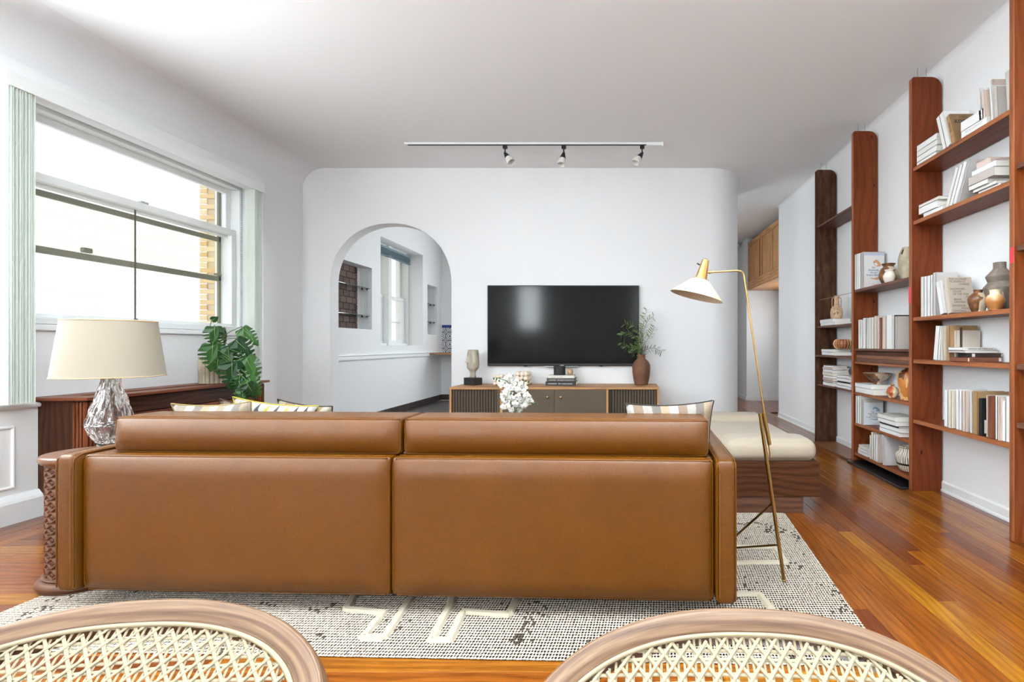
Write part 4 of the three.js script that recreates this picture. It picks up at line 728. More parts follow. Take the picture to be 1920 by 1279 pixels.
{
  const X0 = -1.719, X1 = 0.372, Y = 0.584, d0 = 5.04, d1 = 5.54, c = thing('tv_console', 'long low oak console with fluted ends and taupe doors under the television', 'console', [(X0 + X1) / 2, 0, -(d0 + d1) / 2]);
  const W = X1 - X0, D = d1 - d0, tp = mat('#5d5042', 0.55, { specularIntensity: 0.4 }), tpd = mat('#382f27', 0.6, { specularIntensity: 0.3 }), dv = 0.517, B = (x0, x1, y0, y1, z0, z1, r = 0.002) => box(x0 - W / 2, x1 - W / 2, y0, y1, -z1, -z0, r), f = D / 2;
  part('top', muv(B(0, W, Y - 0.022, Y, -f, f), 'x'), M.oak, c);
  part('side_panel', muv(B(0, 0.022, 0.14, Y - 0.022, -f, f), 'y'), M.oak, c); part('side_panel', muv(B(W - 0.022, W, 0.14, Y - 0.022, -f, f), 'y'), M.oak, c);
  part('bottom', muv(B(0, W, 0.12, 0.14, -f, f), 'x'), M.oak, c); part('back_panel', B(0.022, W - 0.022, 0.14, Y - 0.022, -f, -f + 0.01), M.oak, c);
  for (const x of [dv, W - dv]) part('divider', muv(B(x - 0.011, x + 0.011, 0.14, Y - 0.022, -f + 0.01, f - 0.002), 'y'), M.oak, c);
  for (const [a, b] of [[0.024, dv - 0.045], [W - dv + 0.045, W - 0.024]]) { // fluted tambour ends
    const t = part('tambour_door', B(a, b, 0.142, Y - 0.024, f - 0.034, f - 0.024), tpd, c), n = 16;
    for (let i = 0; i < n; i++) { const x = a + ((i + 0.5) * (b - a)) / n, r = ((b - a) / n) * 0.31; part('flute', clean(new THREE.CylinderGeometry(r, r, Y - 0.17, 10, 1, false, -PI / 2, PI).translate(x - W / 2, (0.142 + Y - 0.024) / 2, f - 0.024)), tp, t); }
  }
  part('filler_strip', B(dv - 0.045, dv - 0.012, 0.142, Y - 0.024, f - 0.03, f - 0.012), tp, c); part('filler_strip', B(W - dv + 0.012, W - dv + 0.045, 0.142, Y - 0.024, f - 0.03, f - 0.012), tpd, c);
  const m = (dv + W - dv) / 2;
  for (const [a, b, kx] of [[dv + 0.013, m - 0.0015, m - 0.065], [m + 0.0015, W - dv - 0.013, m + 0.065]]) { const d = part('door', B(a, b, 0.142, Y - 0.024, f - 0.022, f - 0.004, 0.001), tp, c); part('knob', [rod([kx - W / 2, 0.487, f - 0.004], [kx - W / 2, 0.487, f + 0.014], 0.005), ball(0.012, kx - W / 2, 0.487, f + 0.018, 1, 1, 0.6)], M.brass, d); }
  for (const x of [0.12, W - 0.12]) for (const z of [-f + 0.07, f - 0.07]) part('leg', rod([x - W / 2, 0, z], [x - W / 2, 0.12, z], 0.014, 0.018), M.softBlack, c);
}
const CT = 0.585; // console top
{
  const h = thing('head_sculpture', 'cream abstract head sculpture with a long nose on a black block', 'sculpture', [-1.575, CT, -5.36], -0.6);
  part('base', lbox(0.165, 0.075, 0.11, 0, 0.0375, 0, 0.003), M.softBlack, h);
  const cm = mat('#ddd0bd', 0.7, { map: T.stone });
  part('head', [lathe([[0.0001, 0.37], [0.05, 0.372], [0.054, 0.36], [0.06, 0.31], [0.064, 0.25], [0.064, 0.21], [0.057, 0.175], [0.042, 0.155], [0.031, 0.143], [0.028, 0.12], [0.031, 0.09], [0.036, 0.075], [0.0001, 0.075]], 40), (() => { const g = new THREE.BufferGeometry(), v = [[0, 0.33, 0.056], [-0.02, 0.235, 0.06], [0.02, 0.235, 0.06], [0, 0.235, 0.105]]; g.setAttribute('position', new THREE.Float32BufferAttribute([[0, 1, 3], [0, 3, 2], [1, 2, 3]].flatMap((t) => t.flatMap((i) => v[i])), 3)); g.computeVertexNormals(); return clean(g); })()], cm, h);
}
for (const [label, x, r, d, t] of [['smaller cream bubble candle of stacked balls on the console', -1.29, 0.019, 5.34, 0.12], ['larger cream bubble candle of stacked balls on the console', -1.04, 0.0245, 5.36, 0.2]]) {
  const g = thing('bubble_candle', label, 'candle', [x, CT, -d], -t), wax = mat('#ecdccb', 0.5, { sheen: 0.2 });
  for (let i = 0; i < 3; i++) for (let j = 0; j < 3; j++) for (let k = 0; k < 3; k++) part('wax_ball', ball(r * 1.06, (i - 1) * r * 1.9, r + j * r * 1.9, (k - 1) * r * 1.9, 1, 1, 1, 14, 10), wax, g);
  part('wick', rod([0, r * 5.6, 0], [0, r * 6.2, 0], 0.0012, 0.0012, 5), M.linen, g);
}
{
  const spine = (text, bg, fg) => { const cv = document.createElement('canvas'); cv.width = 512; cv.height = 64; const c = cv.getContext('2d'); c.fillStyle = bg; c.fillRect(0, 0, 512, 64); c.fillStyle = fg; c.font = 'bold 30px sans-serif'; c.textBaseline = 'middle'; c.fillText(text, 30, 34); const t = new THREE.CanvasTexture(cv); t.colorSpace = THREE.SRGBColorSpace; return mat('#ffffff', 0.6, { map: t }); };
  let y = CT;
  for (const [label, w, t, col, dep, x, txt, bg, fg] of [['black book at the bottom of the console stack', 0.315, 0.042, '#2b2a2a', 0.21, -0.63, 'INTERIORS   The Classic Home', '#2b2a2a', '#d8d4cc'], ['dark grey book in the middle of the console stack', 0.3, 0.034, '#4a4847', 0.2, -0.63, 'MODERN   The New Living Room', '#4a4847', '#d8d4cc'], ['off white book on top of the console stack', 0.27, 0.03, '#d9d2c9', 0.19, -0.628, '   serene dwelling', '#d9d2c9', '#77706a']]) {
    const b = thing('coffee_table_book', label, 'book', [x, y, -5.34], rr(-0.03, 0.03), 'books stacked on the console');
    part('cover', [lbox(w, 0.003, dep, 0, 0.0015, 0, 0.001), lbox(w, 0.003, dep, 0, t - 0.0015, 0, 0.001), lbox(w, t, 0.004, 0, t / 2, dep / 2 - 0.002, 0.001)], mat(col, 0.6), b);
    part('pages', lbox(w - 0.008, t - 0.006, dep - 0.01, 0, t / 2, -0.002), mat('#e9e2d6', 0.9), b);
    part('spine_print', clean(new THREE.PlaneGeometry(w * 0.95, t * 0.7).translate(0, t / 2, dep / 2 + 0.0006)), spine(txt, bg, fg), b);
    y += t;
  }
  const cup = thing('black_pot', 'matte black cylinder pot on the stacked console books', 'pot', [-0.655, y, -5.33]);
  part('body', lathe([[0.0001, 0.0], [0.058, 0], [0.0615, 0.004], [0.0615, 0.09], [0.059, 0.093], [0.056, 0.09], [0.055, 0.01], [0.0001, 0.008]], 40), M.softBlack, cup);
  single('wooden_ball', ball(0.034, 0, 0.034, 0, 1, 1, 1, 28, 20), mat('#d6b88f', 0.55, { map: T.plain }), 'small pale wooden ball on the stacked console books', 'ball', [-0.545, y, -5.34]);
}
{
  const v = thing('olive_vase', 'brown terracotta vase holding olive branches at the right end of the console', 'vase', [0.205, CT, -5.36]);
  part('vase_body', muv(lathe([[0.0001, 0], [0.066, 0], [0.072, 0.012], [0.085, 0.07], [0.093, 0.13], [0.096, 0.18], [0.092, 0.215], [0.075, 0.248], [0.05, 0.27], [0.042, 0.283], [0.041, 0.305], [0.046, 0.316], [0.044, 0.322], [0.036, 0.32], [0.034, 0.28], [0.0001, 0.27]], 48), 'y'), mat('#8b5d43', 0.75, { map: T.stone, bumpMap: T.weave, bumpScale: 0.0005 }), v);
  const at = (px, py) => V(((px - 1166) / 950) * 5.36, 1 - ((py - 648) / 950) * 5.36, 0).sub(V(0.205, CT, 0)), bk = mat('#6b5a45', 0.8), leaves = [];
  const stems = [[[1203, 664], [1205, 630], [1207, 605], [1213, 580]], [[1203, 664], [1196, 640], [1180, 622], [1163, 630]], [[1203, 664], [1192, 650], [1178, 652], [1166, 643]], [[1203, 664], [1212, 640], [1222, 625], [1228, 612]], [[1203, 664], [1214, 655], [1226, 653], [1241, 660]], [[1203, 664], [1199, 630], [1190, 612], [1172, 608]], [[1203, 664], [1208, 620], [1216, 600], [1226, 593]], [[1203, 664], [1197, 652], [1191, 655], [1184, 662]]];
  stems.forEach((st, i) => {
    const z = (i % 3 - 1) * 0.05, P = st.map(([x, y], k) => at(x, y).add(V(0, 0, z * (k / 3)))); P[0].x = rr(-0.012, 0.012);
    const cr = new THREE.CatmullRomCurve3([V(0, 0.1, 0), ...P]); part('branch', clean(new THREE.TubeGeometry(cr, 24, 0.0022, 6)), bk, v);
    for (let k = 0; k < 34; k++) { const t = 0.36 + (k / 33) * 0.64, p = cr.getPointAt(t), tg = cr.getTangentAt(t), side = k % 2 ? 1 : -1, len = rr(0.045, 0.07), g = new THREE.SphereGeometry(1, 6, 5).scale(len / 2, 0.0014, rr(0.008, 0.011)).translate(len / 2, 0, 0); const dir = tg.clone().multiplyScalar(0.6).add(V(rr(-0.5, 0.5) - side * tg.y, rr(-0.5, 0.35) + side * tg.x, rr(-0.7, 0.7))).normalize(); g.applyQuaternion(new THREE.Quaternion().setFromUnitVectors(V(1, 0, 0), dir)).translate(p.x, p.y, p.z); leaves.push([g, i]); }
  });
  for (const [k, c] of [[0, '#8d9a6b'], [1, '#4f6a38']]) part('foliage', leaves.filter(([, i]) => (i === 0 || i === 3 || i === 6 ? 0 : 1) === k).map(([g]) => clean(g)), mat(c, 0.5), v, k ? 'dark green olive leaves' : 'pale silvery olive leaves', 'stuff');
}
{ // white orchid in a tall planter in front of the console
  const o = thing('white_orchid', 'white flowering orchid rising behind the middle of the sofa', 'plant', [-0.655, 0.0105, -3.1]), D = 3.1;
  part('planter', lathe([[0.0001, 0], [0.1, 0], [0.115, 0.02], [0.13, 0.36], [0.122, 0.362], [0.118, 0.34], [0.0001, 0.335]], 40), M.ceramic, o);
  const at = (px, py, z = 0) => V(((px - 1166) / 950) * (D - z), 1 - ((py - 648) / 950) * (D - z), z).sub(V(-0.655, 0.0105, 0)), gm = mat('#4c6230', 0.5), wm = mat('#f1f0ec', 0.55, { transmission: 0.25, thickness: 0 }), ym = mat('#c9a227', 0.6), bm = mat('#3a4526', 0.5);
  for (let i = 0; i < 5; i++) { const a = i * 1.3; part('leaf', clean(new THREE.SphereGeometry(1, 10, 8).scale(0.1, 0.004, 0.026).translate(0.09, 0, 0).rotateZ(0.5).rotateY(a).translate(0, 0.335, 0)), gm, o); }
  const st = [[[958, 770], [957, 730], [950, 715], [930, 708]], [[965, 770], [958, 735], [956, 720], [960, 705]], [[968, 770], [972, 745], [980, 722], [985, 714]], [[970, 775], [980, 762], [995, 755], [1008, 759]]];
  for (const s of st) part('stem', tube([V(rr(-0.02, 0.02), 0.33, 0), ...s.map(([x, y]) => at(x, y))], 0.0026, 30, 6), gm, o);
  const fl = [[947, 712], [958, 715], [940, 722], [969, 715], [977, 722], [951, 725], [964, 728], [972, 733], [947, 735], [957, 739], [981, 733], [987, 740], [968, 745], [977, 751], [950, 745], [943, 752], [957, 755], [966, 758], [985, 748], [994, 752], [982, 762], [951, 762], [960, 768], [972, 770], [944, 763], [991, 745], [953, 732], [962, 722], [973, 724], [960, 747], [972, 740], [944, 742], [979, 757], [947, 757], [988, 756], [966, 765], [954, 708], [983, 727], [938, 716], [969, 752], [976, 765]];
  fl.forEach(([x, y], i) => {
    const pet = [], S = rr(0.0165, 0.0215);
    for (let k = 0; k < 5; k++) { const w = k % 2 ? 0.62 : 0.4; pet.push(clean(new THREE.SphereGeometry(1, 8, 5).scale(w * S, S * 0.62, 0.0016).translate(0, S * 0.62, 0.002 * (k % 2)).rotateX(-0.25).rotateZ((k / 5) * 2 * PI))); }
    const f = part('flower', pet, wm, o); f.position.copy(at(x, y, rr(-0.04, 0.06))); f.rotation.set(rr(-0.4, 0.5), rr(-0.7, 0.7), rr(0, 6));
    part('lip', ball(S * 0.16, 0, 0, 0.004, 1, 1.2, 1, 6, 5), ym, f);
  });
  for (const [x, y] of [[926, 710], [931, 711], [936, 714], [956, 710], [961, 705], [960, 713], [980, 712], [986, 714], [991, 716], [978, 718], [999, 757], [1004, 756], [1009, 760], [972, 735]]) part('bud', ball(0.0052, ...at(x, y).toArray(), 1, 1.4, 1, 8, 6), bm, o);
}
// ------------------------------------------------------------------ track light
{
  const Y = CEIL, d = 4.87, x0 = -2.087, x1 = 0.37, t = thing('track_light', 'white ceiling track with three dark spot heads and frosted glass shades', 'track light', [(x0 + x1) / 2, Y, -d]);
  const L = x1 - x0;
  part('rail', [lbox(L, 0.018, 0.034, 0, -0.009, 0, 0.002)], mat([0.82, 0.82, 0.82], 0.4), t); part('rail_slot', lbox(L - 0.1, 0.004, 0.02, -0.02, -0.0195, 0), M.blackSteel, t);
  part('feed_box', [lbox(0.15, 0.03, 0.06, L / 2 - 0.06, -0.016, 0, 0.004), lbox(0.012, 0.045, 0.07, L / 2 + 0.02, -0.02, 0, 0.002)], mat([0.82, 0.82, 0.82], 0.4), t);
  for (const [px, tilt] of [[947, 0.6], [1057, -0.15], [1204, -0.55]]) {
    const h = new THREE.Group(); h.name = numbered('spot_head'); h.position.set(((px - 1166) / 950) * d - (x0 + x1) / 2, -0.021, 0); t.add(h);
    part('adapter', lbox(0.042, 0.034, 0.032, 0, -0.017, 0, 0.003), M.blackSteel, h); part('stem', rod([0, -0.03, 0], [0, -0.08, 0], 0.006), M.black, h);
    const q = (g) => clean(g.rotateX(-0.35).rotateZ(tilt).translate(0, -0.078, 0));
    part('holder', q(lathe([[0.0001, 0.012], [0.01, 0.01], [0.019, -0.02], [0.03, -0.062], [0.031, -0.068], [0.0001, -0.068]], 24)), M.blackSteel, h);
    part('glass_shade', q(lathe([[0.03, -0.066], [0.037, -0.1], [0.039, -0.13], [0.035, -0.136], [0.033, -0.128], [0.027, -0.068]], 24)), M.frost, h);
  }
}
// ------------------------------------------------------------------ bookcase of tall boards on the right wall
const XF = 2.0, XB = 2.194; // front edge and back edge of the shelves
const UP = { A: 2.57, B: 3.48, C: 4.358, D: 5.19 }; // near faces of the uprights
const bookcase = thing('bookcase', 'tall reddish wooden bookcase of four standing boards with uneven shelves on the right wall', 'bookcase', [0, 0, 0]);
const pineTones = { A: mat('#86431a', 0.42, { map: T.pine, specularIntensity: 0.35 }), B: mat('#76381c', 0.42, { map: T.pine, specularIntensity: 0.35 }), C: mat('#7a3d1d', 0.42, { map: T.pine, specularIntensity: 0.35 }), D: M.pineOld };
for (const [k, d] of Object.entries(UP)) {
  const top = k === 'D' ? 2.8 : 2.845, r = 0.07, s = new THREE.Shape(); s.moveTo(0, 0); s.lineTo(0.205, 0); s.lineTo(0.205, top - r);
  for (let i = 1; i <= 8; i++) { const a = (i / 8) * PI / 2; s.lineTo(0.205 - r + r * Math.cos(a), top - r + r * Math.sin(a)); } s.lineTo(0.012, top); s.lineTo(0, top - 0.012); s.closePath();
  const g = new THREE.ExtrudeGeometry(s, { depth: 0.03, bevelEnabled: true, bevelSize: 0.0015, bevelThickness: 0.0015, bevelSegments: 1 }).translate(1.9925, 0, -d - 0.0315);
  const u = part('upright', muv(clean(g), 'y', rr(0, 5), rr(0, 5)), pineTones[k], bookcase, k === 'D' ? 'dark weathered farthest board' : null);
  part('front_edge', muv(box(1.9885, 1.992, 0.004, top - 0.014, d, d + 0.031, 0.001), 'y', rr(0, 5), 0), k === 'D' ? M.pineOld : M.pineEdge, u);
  for (const x of [2.04, 2.1]) part('wire_hook', tube([[x, top - 0.01, -d - 0.016], [x, top + 0.05, -d - 0.016], [x + 0.008, top + 0.075, -d - 0.016], [x + 0.016, top + 0.06, -d - 0.016]], 0.0022, 16, 6), M.steel, u);
  if (k === 'A') part('red_tape', box(1.986, 1.9885, 1.42, 1.5, d - 0.001, d + 0.022), mat('#d23b45', 0.5), u);
  if (k === 'B') part('red_tape', box(1.986, 1.9885, 1.29, 1.4, d + 0.006, d + 0.03), mat('#d23b45', 0.5), u);
}
const shelf = (y, n, f, m = M.pine, t = 0.026, x0 = XF) => { const s = part('shelf', muv(box(x0 + 0.004, XB, y - t, y, n, f, 0.002), 'z', rr(0, 5), rr(0, 5)), m, bookcase); part('shelf_edge', muv(box(x0, x0 + 0.004, y - t, y, n, f, 0.001), 'z', rr(0, 5), 0), m === M.pineOld || m === M.shelfDark ? M.shelfDark : M.pineEdge, s); return s; };
const BAY1 = [UP.A + 0.033, UP.B - 0.002], BAY2 = [UP.B + 0.033, UP.C - 0.002], BAY3 = [UP.C + 0.033, UP.D - 0.002];
const Y1 = [2.22, 1.852, 1.192, 0.905, 0.494], Y2 = [1.478, 0.974, 0.603, 0.34, 0.085], Y3 = [2.22, 1.195, 0.905, 0.611];
for (const y of Y1) shelf(y, ...BAY1);
for (const y of Y2) shelf(y, ...BAY2, y > 1.4 ? M.shelfDark : y > 0.9 ? M.shelfDark : M.pine, y > 0.9 && y < 1 ? 0.018 : 0.024);
for (const y of Y3) shelf(y, ...BAY3, M.shelfDark, 0.018, y === 0.905 ? 1.975 : XF);
for (const y of [1.92, 1.505, 0.905, 0.61]) shelf(y, 1.7, UP.A - 0.002, M.shelfDark, 0.026);
part('thin_rod', rod([XF + 0.005, 1.46, -BAY3[0]], [XF + 0.005, 1.46, -BAY3[1] + 0.04], 0.0022, 0.0022, 6), M.steel, bookcase);
// loose planks under the second shelf of the middle bay
shelf(0.862, ...BAY2, M.pine, 0.018);
for (let i = 0; i < 3; i++) single('loose_plank', muv(lbox(0.185 - i * 0.004, 0.029, BAY2[1] - BAY2[0] - 0.012 - i * 0.02, 0, 0.0145, 0, 0.002), 'z', i, i), [M.shelfDark, mat('#96684f', 0.55, { map: T.walnut }), M.pineOld][i], ['bottom spare plank stored under the second shelf of the middle bay', 'middle spare plank stored under the second shelf of the middle bay', 'top spare plank stored under the second shelf of the middle bay'][i], 'plank', [2.098, 0.8625 + i * 0.0297, -(BAY2[0] + BAY2[1]) / 2], (i - 1) * 0.004, 'spare planks stored in the bookcase');
// slabs on the floor between the boards
single('slate_slab', muv(box(1.93, 2.19, 0, 0.018, BAY2[0], 4.352, 0.004), 'z'), mat('#2b2a2b', 0.28, { map: T.stone }), 'black slate slab on the floor under the middle bay', 'slab');
single('plinth_board', muv(box(1.955, 2.19, 0, 0.02, 4.394, 5.185, 0.004), 'z'), mat('#8b5f40', 0.35, { map: T.plain }), 'brown board lying on the floor under the far bay', 'board');

// ------------------------------------------------------------------ books
const COL = { w: '#e3e2e0', o: '#dcd8d1', c: '#d8cdbc', g: '#bdb7b4', p: '#cdb9ae', t: '#9c7b55', b: '#7d4a33', d: '#2a221d', k: '#191817', m: '#c9bcae', s: '#b7ada6' };
const bookMat = {}; for (const [k, c] of Object.entries(COL)) bookMat[k] = mat(c, 0.65);
const pageMat = mat('#ebe6dc', 0.9);
// a book standing with its spine to -x: t along z, h up, w along +x; base at its front bottom centre
function bookGeo(t, h, w) { const b = Math.min(0.0025, t / 5); return { cover: [lbox(w, h, b, w / 2, h / 2, t / 2 - b / 2, 0.0006), lbox(w, h, b, w / 2, h / 2, -t / 2 + b / 2, 0.0006), lbox(b, h, t, b / 2, h / 2, 0, 0.0006)], pages: lbox(w - 0.006, h - 0.006, t - 2 * b, w / 2, h / 2, 0) }; }
function makeBook(label, group, t, h, w, col) { const o = thing('book', label, 'book', [0, 0, 0], 0, group), g = bookGeo(t, h, w); part('cover', g.cover, bookMat[col], o); part('pages', g.pages, pageMat, o); return o; }
function print(o, [w, h], [cw, ch], draw, place) { // flat print on a cover
  const cv = document.createElement('canvas'); cv.width = cw; cv.height = ch; draw(cv.getContext('2d'), cw, ch); const t = new THREE.CanvasTexture(cv); t.colorSpace = THREE.SRGBColorSpace;
  part('cover_print', place(clean(new THREE.PlaneGeometry(w, h))), mat('#ffffff', 0.6, { map: t }), o);
}
const ORD = ['first', 'second', 'third', 'fourth', 'fifth', 'sixth', 'seventh', 'eighth', 'ninth', 'tenth', 'eleventh', 'twelfth', 'thirteenth', 'fourteenth', 'fifteenth', 'sixteenth'];
const CN = { w: 'white', o: 'off white', c: 'cream', g: 'grey', p: 'pinkish', t: 'tan', b: 'brown', d: 'dark brown', k: 'black', m: 'beige', s: 'pale grey' };
// a row measured in the photograph: [left px, right px, top px, colour, depth, tilt, front]; front plane X0
function row(y, X0, where, group, list) {
  return list.map(([xl, xr, yt, col, w = 0.15, tilt = 0, X = X0], i) => {
    const df = (950 * X) / (xl - 1166), dn = (950 * X) / (xr - 1166), s = 950 / df, h = clamp(1 + (648 - yt) / s - y, 0.12, 0.3), t = Math.max(0.008, df - dn - 0.0012);
    const o = makeBook(`${CN[col]} book, ${ORD[i]} from left in the ${where}`, group, t, h / Math.cos(tilt), Math.min(w, XB + 0.012 - X), col);
    o.position.set(X, y + 0.0006 + (Math.abs(Math.sin(tilt)) * t) / 2, -(df + dn) / 2); o.rotation.x = tilt; return o;
  });
}
// a stack of lying books: near d, list of [thickness, length along z, width, colour] from the bottom
function stack(y, X, dFar, where, group, list) {
  let yy = y + 0.0005; const n = list.length;
  return list.map(([t, L, w, col, jx = 0, jz = 0], i) => {
    const o = makeBook(`${CN[col]} book, ${i === 0 ? 'lowest' : i === n - 1 ? 'topmost' : ORD[i] + ' from bottom'} of the ${where}`, group, t, L, w, col);
    o.rotation.set(-PI / 2, 0, 0); // height now runs towards -z, thickness up
    o.position.set(X + jx, yy + t / 2, -dFar + L + jz); yy += t + 0.0005; return o;
  });
}
// near bay, top shelf (seen from below)
stack(Y1[0], 2.02, 3.47, 'left pile on the near bay top shelf', 'books on the near bay top shelf', [[0.03, 0.21, 0.15, 'w'], [0.037, 0.22, 0.15, 'w'], [0.036, 0.225, 0.15, 'o'], [0.04, 0.22, 0.15, 'w']]);
const lean = (y, X, d, tilt, t, h, w, col, label, group) => { const o = makeBook(label, group, t, h, w, col); o.position.set(X, y + 0.0008 + (Math.abs(Math.sin(tilt)) * t) / 2, -d); o.rotation.x = tilt; return o; };
lean(Y1[0], 2.01, 3.155, -0.3, 0.03, 0.24, 0.15, 'w', 'white book leaning left beside the pile on the near bay top shelf', 'books on the near bay top shelf');
lean(Y1[0], 2.005, 3.11, -0.3, 0.034, 0.245, 0.165, 'w', 'large white book leaning left behind the brown coffee book', 'books on the near bay top shelf');
const serif = 'serif', sans = 'sans-serif';
{
  const k = lean(Y1[0], 2.01, 3.07, -0.28, 0.034, 0.2, 0.155, 't', 'brown coffee book with a black KOFFIE title leaning on the near bay top shelf', 'books on the near bay top shelf');
  print(k, [0.15, 0.195], [300, 390], (c, w, h) => { c.fillStyle = '#80613f'; c.fillRect(0, 0, w, h); c.fillStyle = '#191310'; c.textAlign = 'center'; c.font = 'bold 15px ' + sans; c.fillText('DE COMPLETE', w / 2, 34); c.fillText('HANDLEIDING', w / 2, 52); c.font = 'bold 72px ' + sans; c.fillText('KOFFIE', w / 2, 132); c.fillStyle = '#a3402b'; c.lineWidth = 7; c.strokeStyle = '#a3402b'; for (const [x, y] of [[115, 200], [150, 185], [185, 200], [135, 235], [172, 240]]) { c.beginPath(); c.arc(x, y, 17, 0.4, 5.6); c.stroke(); } c.fillStyle = '#191310'; c.beginPath(); c.arc(w / 2, 330, 52, PI, 0); c.lineTo(w / 2 + 34, 380); c.lineTo(w / 2 - 34, 380); c.fill(); }, (g) => g.translate(0.08, 0.1, 0.0177));
  print(k, [0.19, 0.03], [380, 60], (c, w, h) => { c.fillStyle = '#a98256'; c.fillRect(0, 0, w, h); c.fillStyle = '#191310'; c.font = 'bold 40px ' + sans; c.textBaseline = 'middle'; c.fillText('KOFFIE', 90, 32); c.fillStyle = '#a3402b'; c.fillText('O', 275, 32); }, (g) => g.rotateZ(-PI / 2).rotateY(-PI / 2).translate(-0.0006, 0.1, 0));
}
{
  const st = stack(Y1[0], 2.02, 3.02, 'right pile on the near bay top shelf', 'books on the near bay top shelf', [[0.05, 0.21, 0.15, 'w', 0, 0.004], [0.058, 0.19, 0.15, 'w']]);
  print(st[0], [0.2, 0.044], [640, 140], (c, w, h) => { c.fillStyle = '#e3e2e0'; c.fillRect(0, 0, w, h); c.fillStyle = '#8d8a88'; c.font = '56px ' + serif; c.fillText('MICHELANGELO', 90, 60); c.font = '22px ' + sans; c.fillText('Drawings', 80, 120); c.fillText('Sculptor', 430, 120); }, (g) => g.rotateZ(-PI / 2).rotateY(-PI / 2).translate(-0.0006, 0.105, 0));
  row(Y1[0], 2.02, 'upright group, near bay top shelf', 'books on the near bay top shelf', [[1837, 1841, 165, 'w', 0.16, -0.08], [1843, 1849, 170, 'p', 0.16, -0.08], [1858.5, 1862.5, 160, 'w', 0.16, -0.08], [1865, 1872, 165, 's', 0.16, -0.06]]);
  const big = makeBook('tall taupe book at the back right of the near bay top shelf', 'books on the near bay top shelf', 0.012, 0.255, 0.14, 'p'); big.position.set(2.05, Y1[0] + 0.001, -2.79); big.rotation.x = -0.08;
  const g = lean(Y1[0], 2.03, 2.655, -0.06, 0.03, 0.225, 0.15, 'g', 'grey book with outlined white letters at the right of the near bay top shelf', 'books on the near bay top shelf');
  print(g, [0.145, 0.22], [290, 440], (c, w, h) => { c.fillStyle = '#a69e95'; c.fillRect(0, 0, w, h); c.strokeStyle = '#e6e2dc'; c.lineWidth = 3; c.font = 'bold 84px ' + sans; c.strokeText('arcui', 20, 92); c.strokeText('asso', 40, 176); }, (q) => q.translate(0.077, 0.112, 0.0157));
}
// near bay, second shelf
stack(Y1[1], 2.01, 3.43, 'left pile on the near bay second shelf', 'books on the near bay second shelf', [[0.03, 0.2, 0.13, 'w', 0.005, 0.045], [0.046, 0.2, 0.13, 'w'], [0.02, 0.22, 0.13, 'o']]);
for (let i = 0; i < 4; i++) lean(Y1[1], 2.02, 3.15 - i * 0.036, 0.42, [0.03, 0.026, 0.03, 0.012][i], 0.235 + 0.005 * i, [0.12, 0.12, 0.13, 0.16][i], ['o', 'w', 'w', 'g'][i], [`off white book leaning right, leftmost of four on the near bay second shelf`, 'white book leaning right, second of four on the near bay second shelf', 'white book leaning right, third of four on the near bay second shelf', 'grey covered book leaning right under the near bay second shelf big pile'][i], 'books on the near bay second shelf');
{
  const st = stack(Y1[1], 2.02, 2.915, 'big pile, near bay second shelf', 'books on the near bay second shelf', [[0.022, 0.17, 0.15, 'w', 0.01, 0.03], [0.018, 0.18, 0.15, 'o', 0, 0], [0.026, 0.15, 0.15, 'w', -0.01, -0.02], [0.05, 0.2, 0.17, 's', -0.012, -0.02], [0.034, 0.19, 0.165, 'w', 0, -0.01], [0.036, 0.1, 0.165, 'p', 0.006, 0.02]]);
  print(st[5], [0.15, 0.03], [400, 80], (c, w, h) => { c.fillStyle = '#c3a99c'; c.fillRect(0, 0, w, h); c.fillStyle = '#2d2622'; c.font = 'bold 22px ' + sans; c.fillText('DESIGN CERAMICS', 70, 36); c.fillText('MATERIALS', 110, 62); c.fillText('+', 20, 48); }, (g) => g.rotateX(PI / 2).rotateZ(0).translate(0.0825, -0.0006, 0));
}
// near bay, third shelf
row(Y1[2], 2.02, 'row on the near bay third shelf', 'books on the near bay third shelf', [[1726.5, 1732.5, 520, 'o'], [1733, 1738, 519, 'w'], [1738.5, 1744.5, 518, 'w'], [1745, 1749, 516, 'w'], [1749.3, 1755, 512, 'g', 0.14]]);
lean(Y1[2], 2.025, 3.131, -0.21, 0.018, 0.225, 0.15, 'p', 'pink book with thin black lines peeking out behind the beige lettered book', 'books on the near bay third shelf');
lean(Y1[2], 2.0, 3.163, -0.22, 0.04, 0.215, 0.15, 'w', 'thick white book leaning left beside the beige lettered book', 'books on the near bay third shelf');
{
  const o = lean(Y1[2], 2.004, 3.1, -0.2, 0.04, 0.226, 0.15, 'm', 'beige book with a large black typed cover on the near bay third shelf', 'books on the near bay third shelf');
  print(o, [0.146, 0.222], [438, 666], (c, w, h) => { c.fillStyle = '#a9998a'; c.fillRect(0, 0, w, h); c.fillStyle = '#27211d'; c.font = '50px ' + sans; const L = [['THE COURAGE', 22, 48], ['TO EMBRACE', 22, 98], ['CHANGE', 195, 148], ['AKZONOBEL', 22, 240], ['COLOR', 62, 290], ['OF THE YEAR', 62, 340], ['2021', 285, 390], ['BRAVE', 62, 440], ['GROUND', 62, 490], ['INTERPON', 22, 560], ['POWDER', 180, 610], ['COATINGS', 22, 658]]; for (const [t, x, y] of L) c.fillText(t, x, y); }, (g) => g.translate(0.077, 0.113, 0.0207));
}
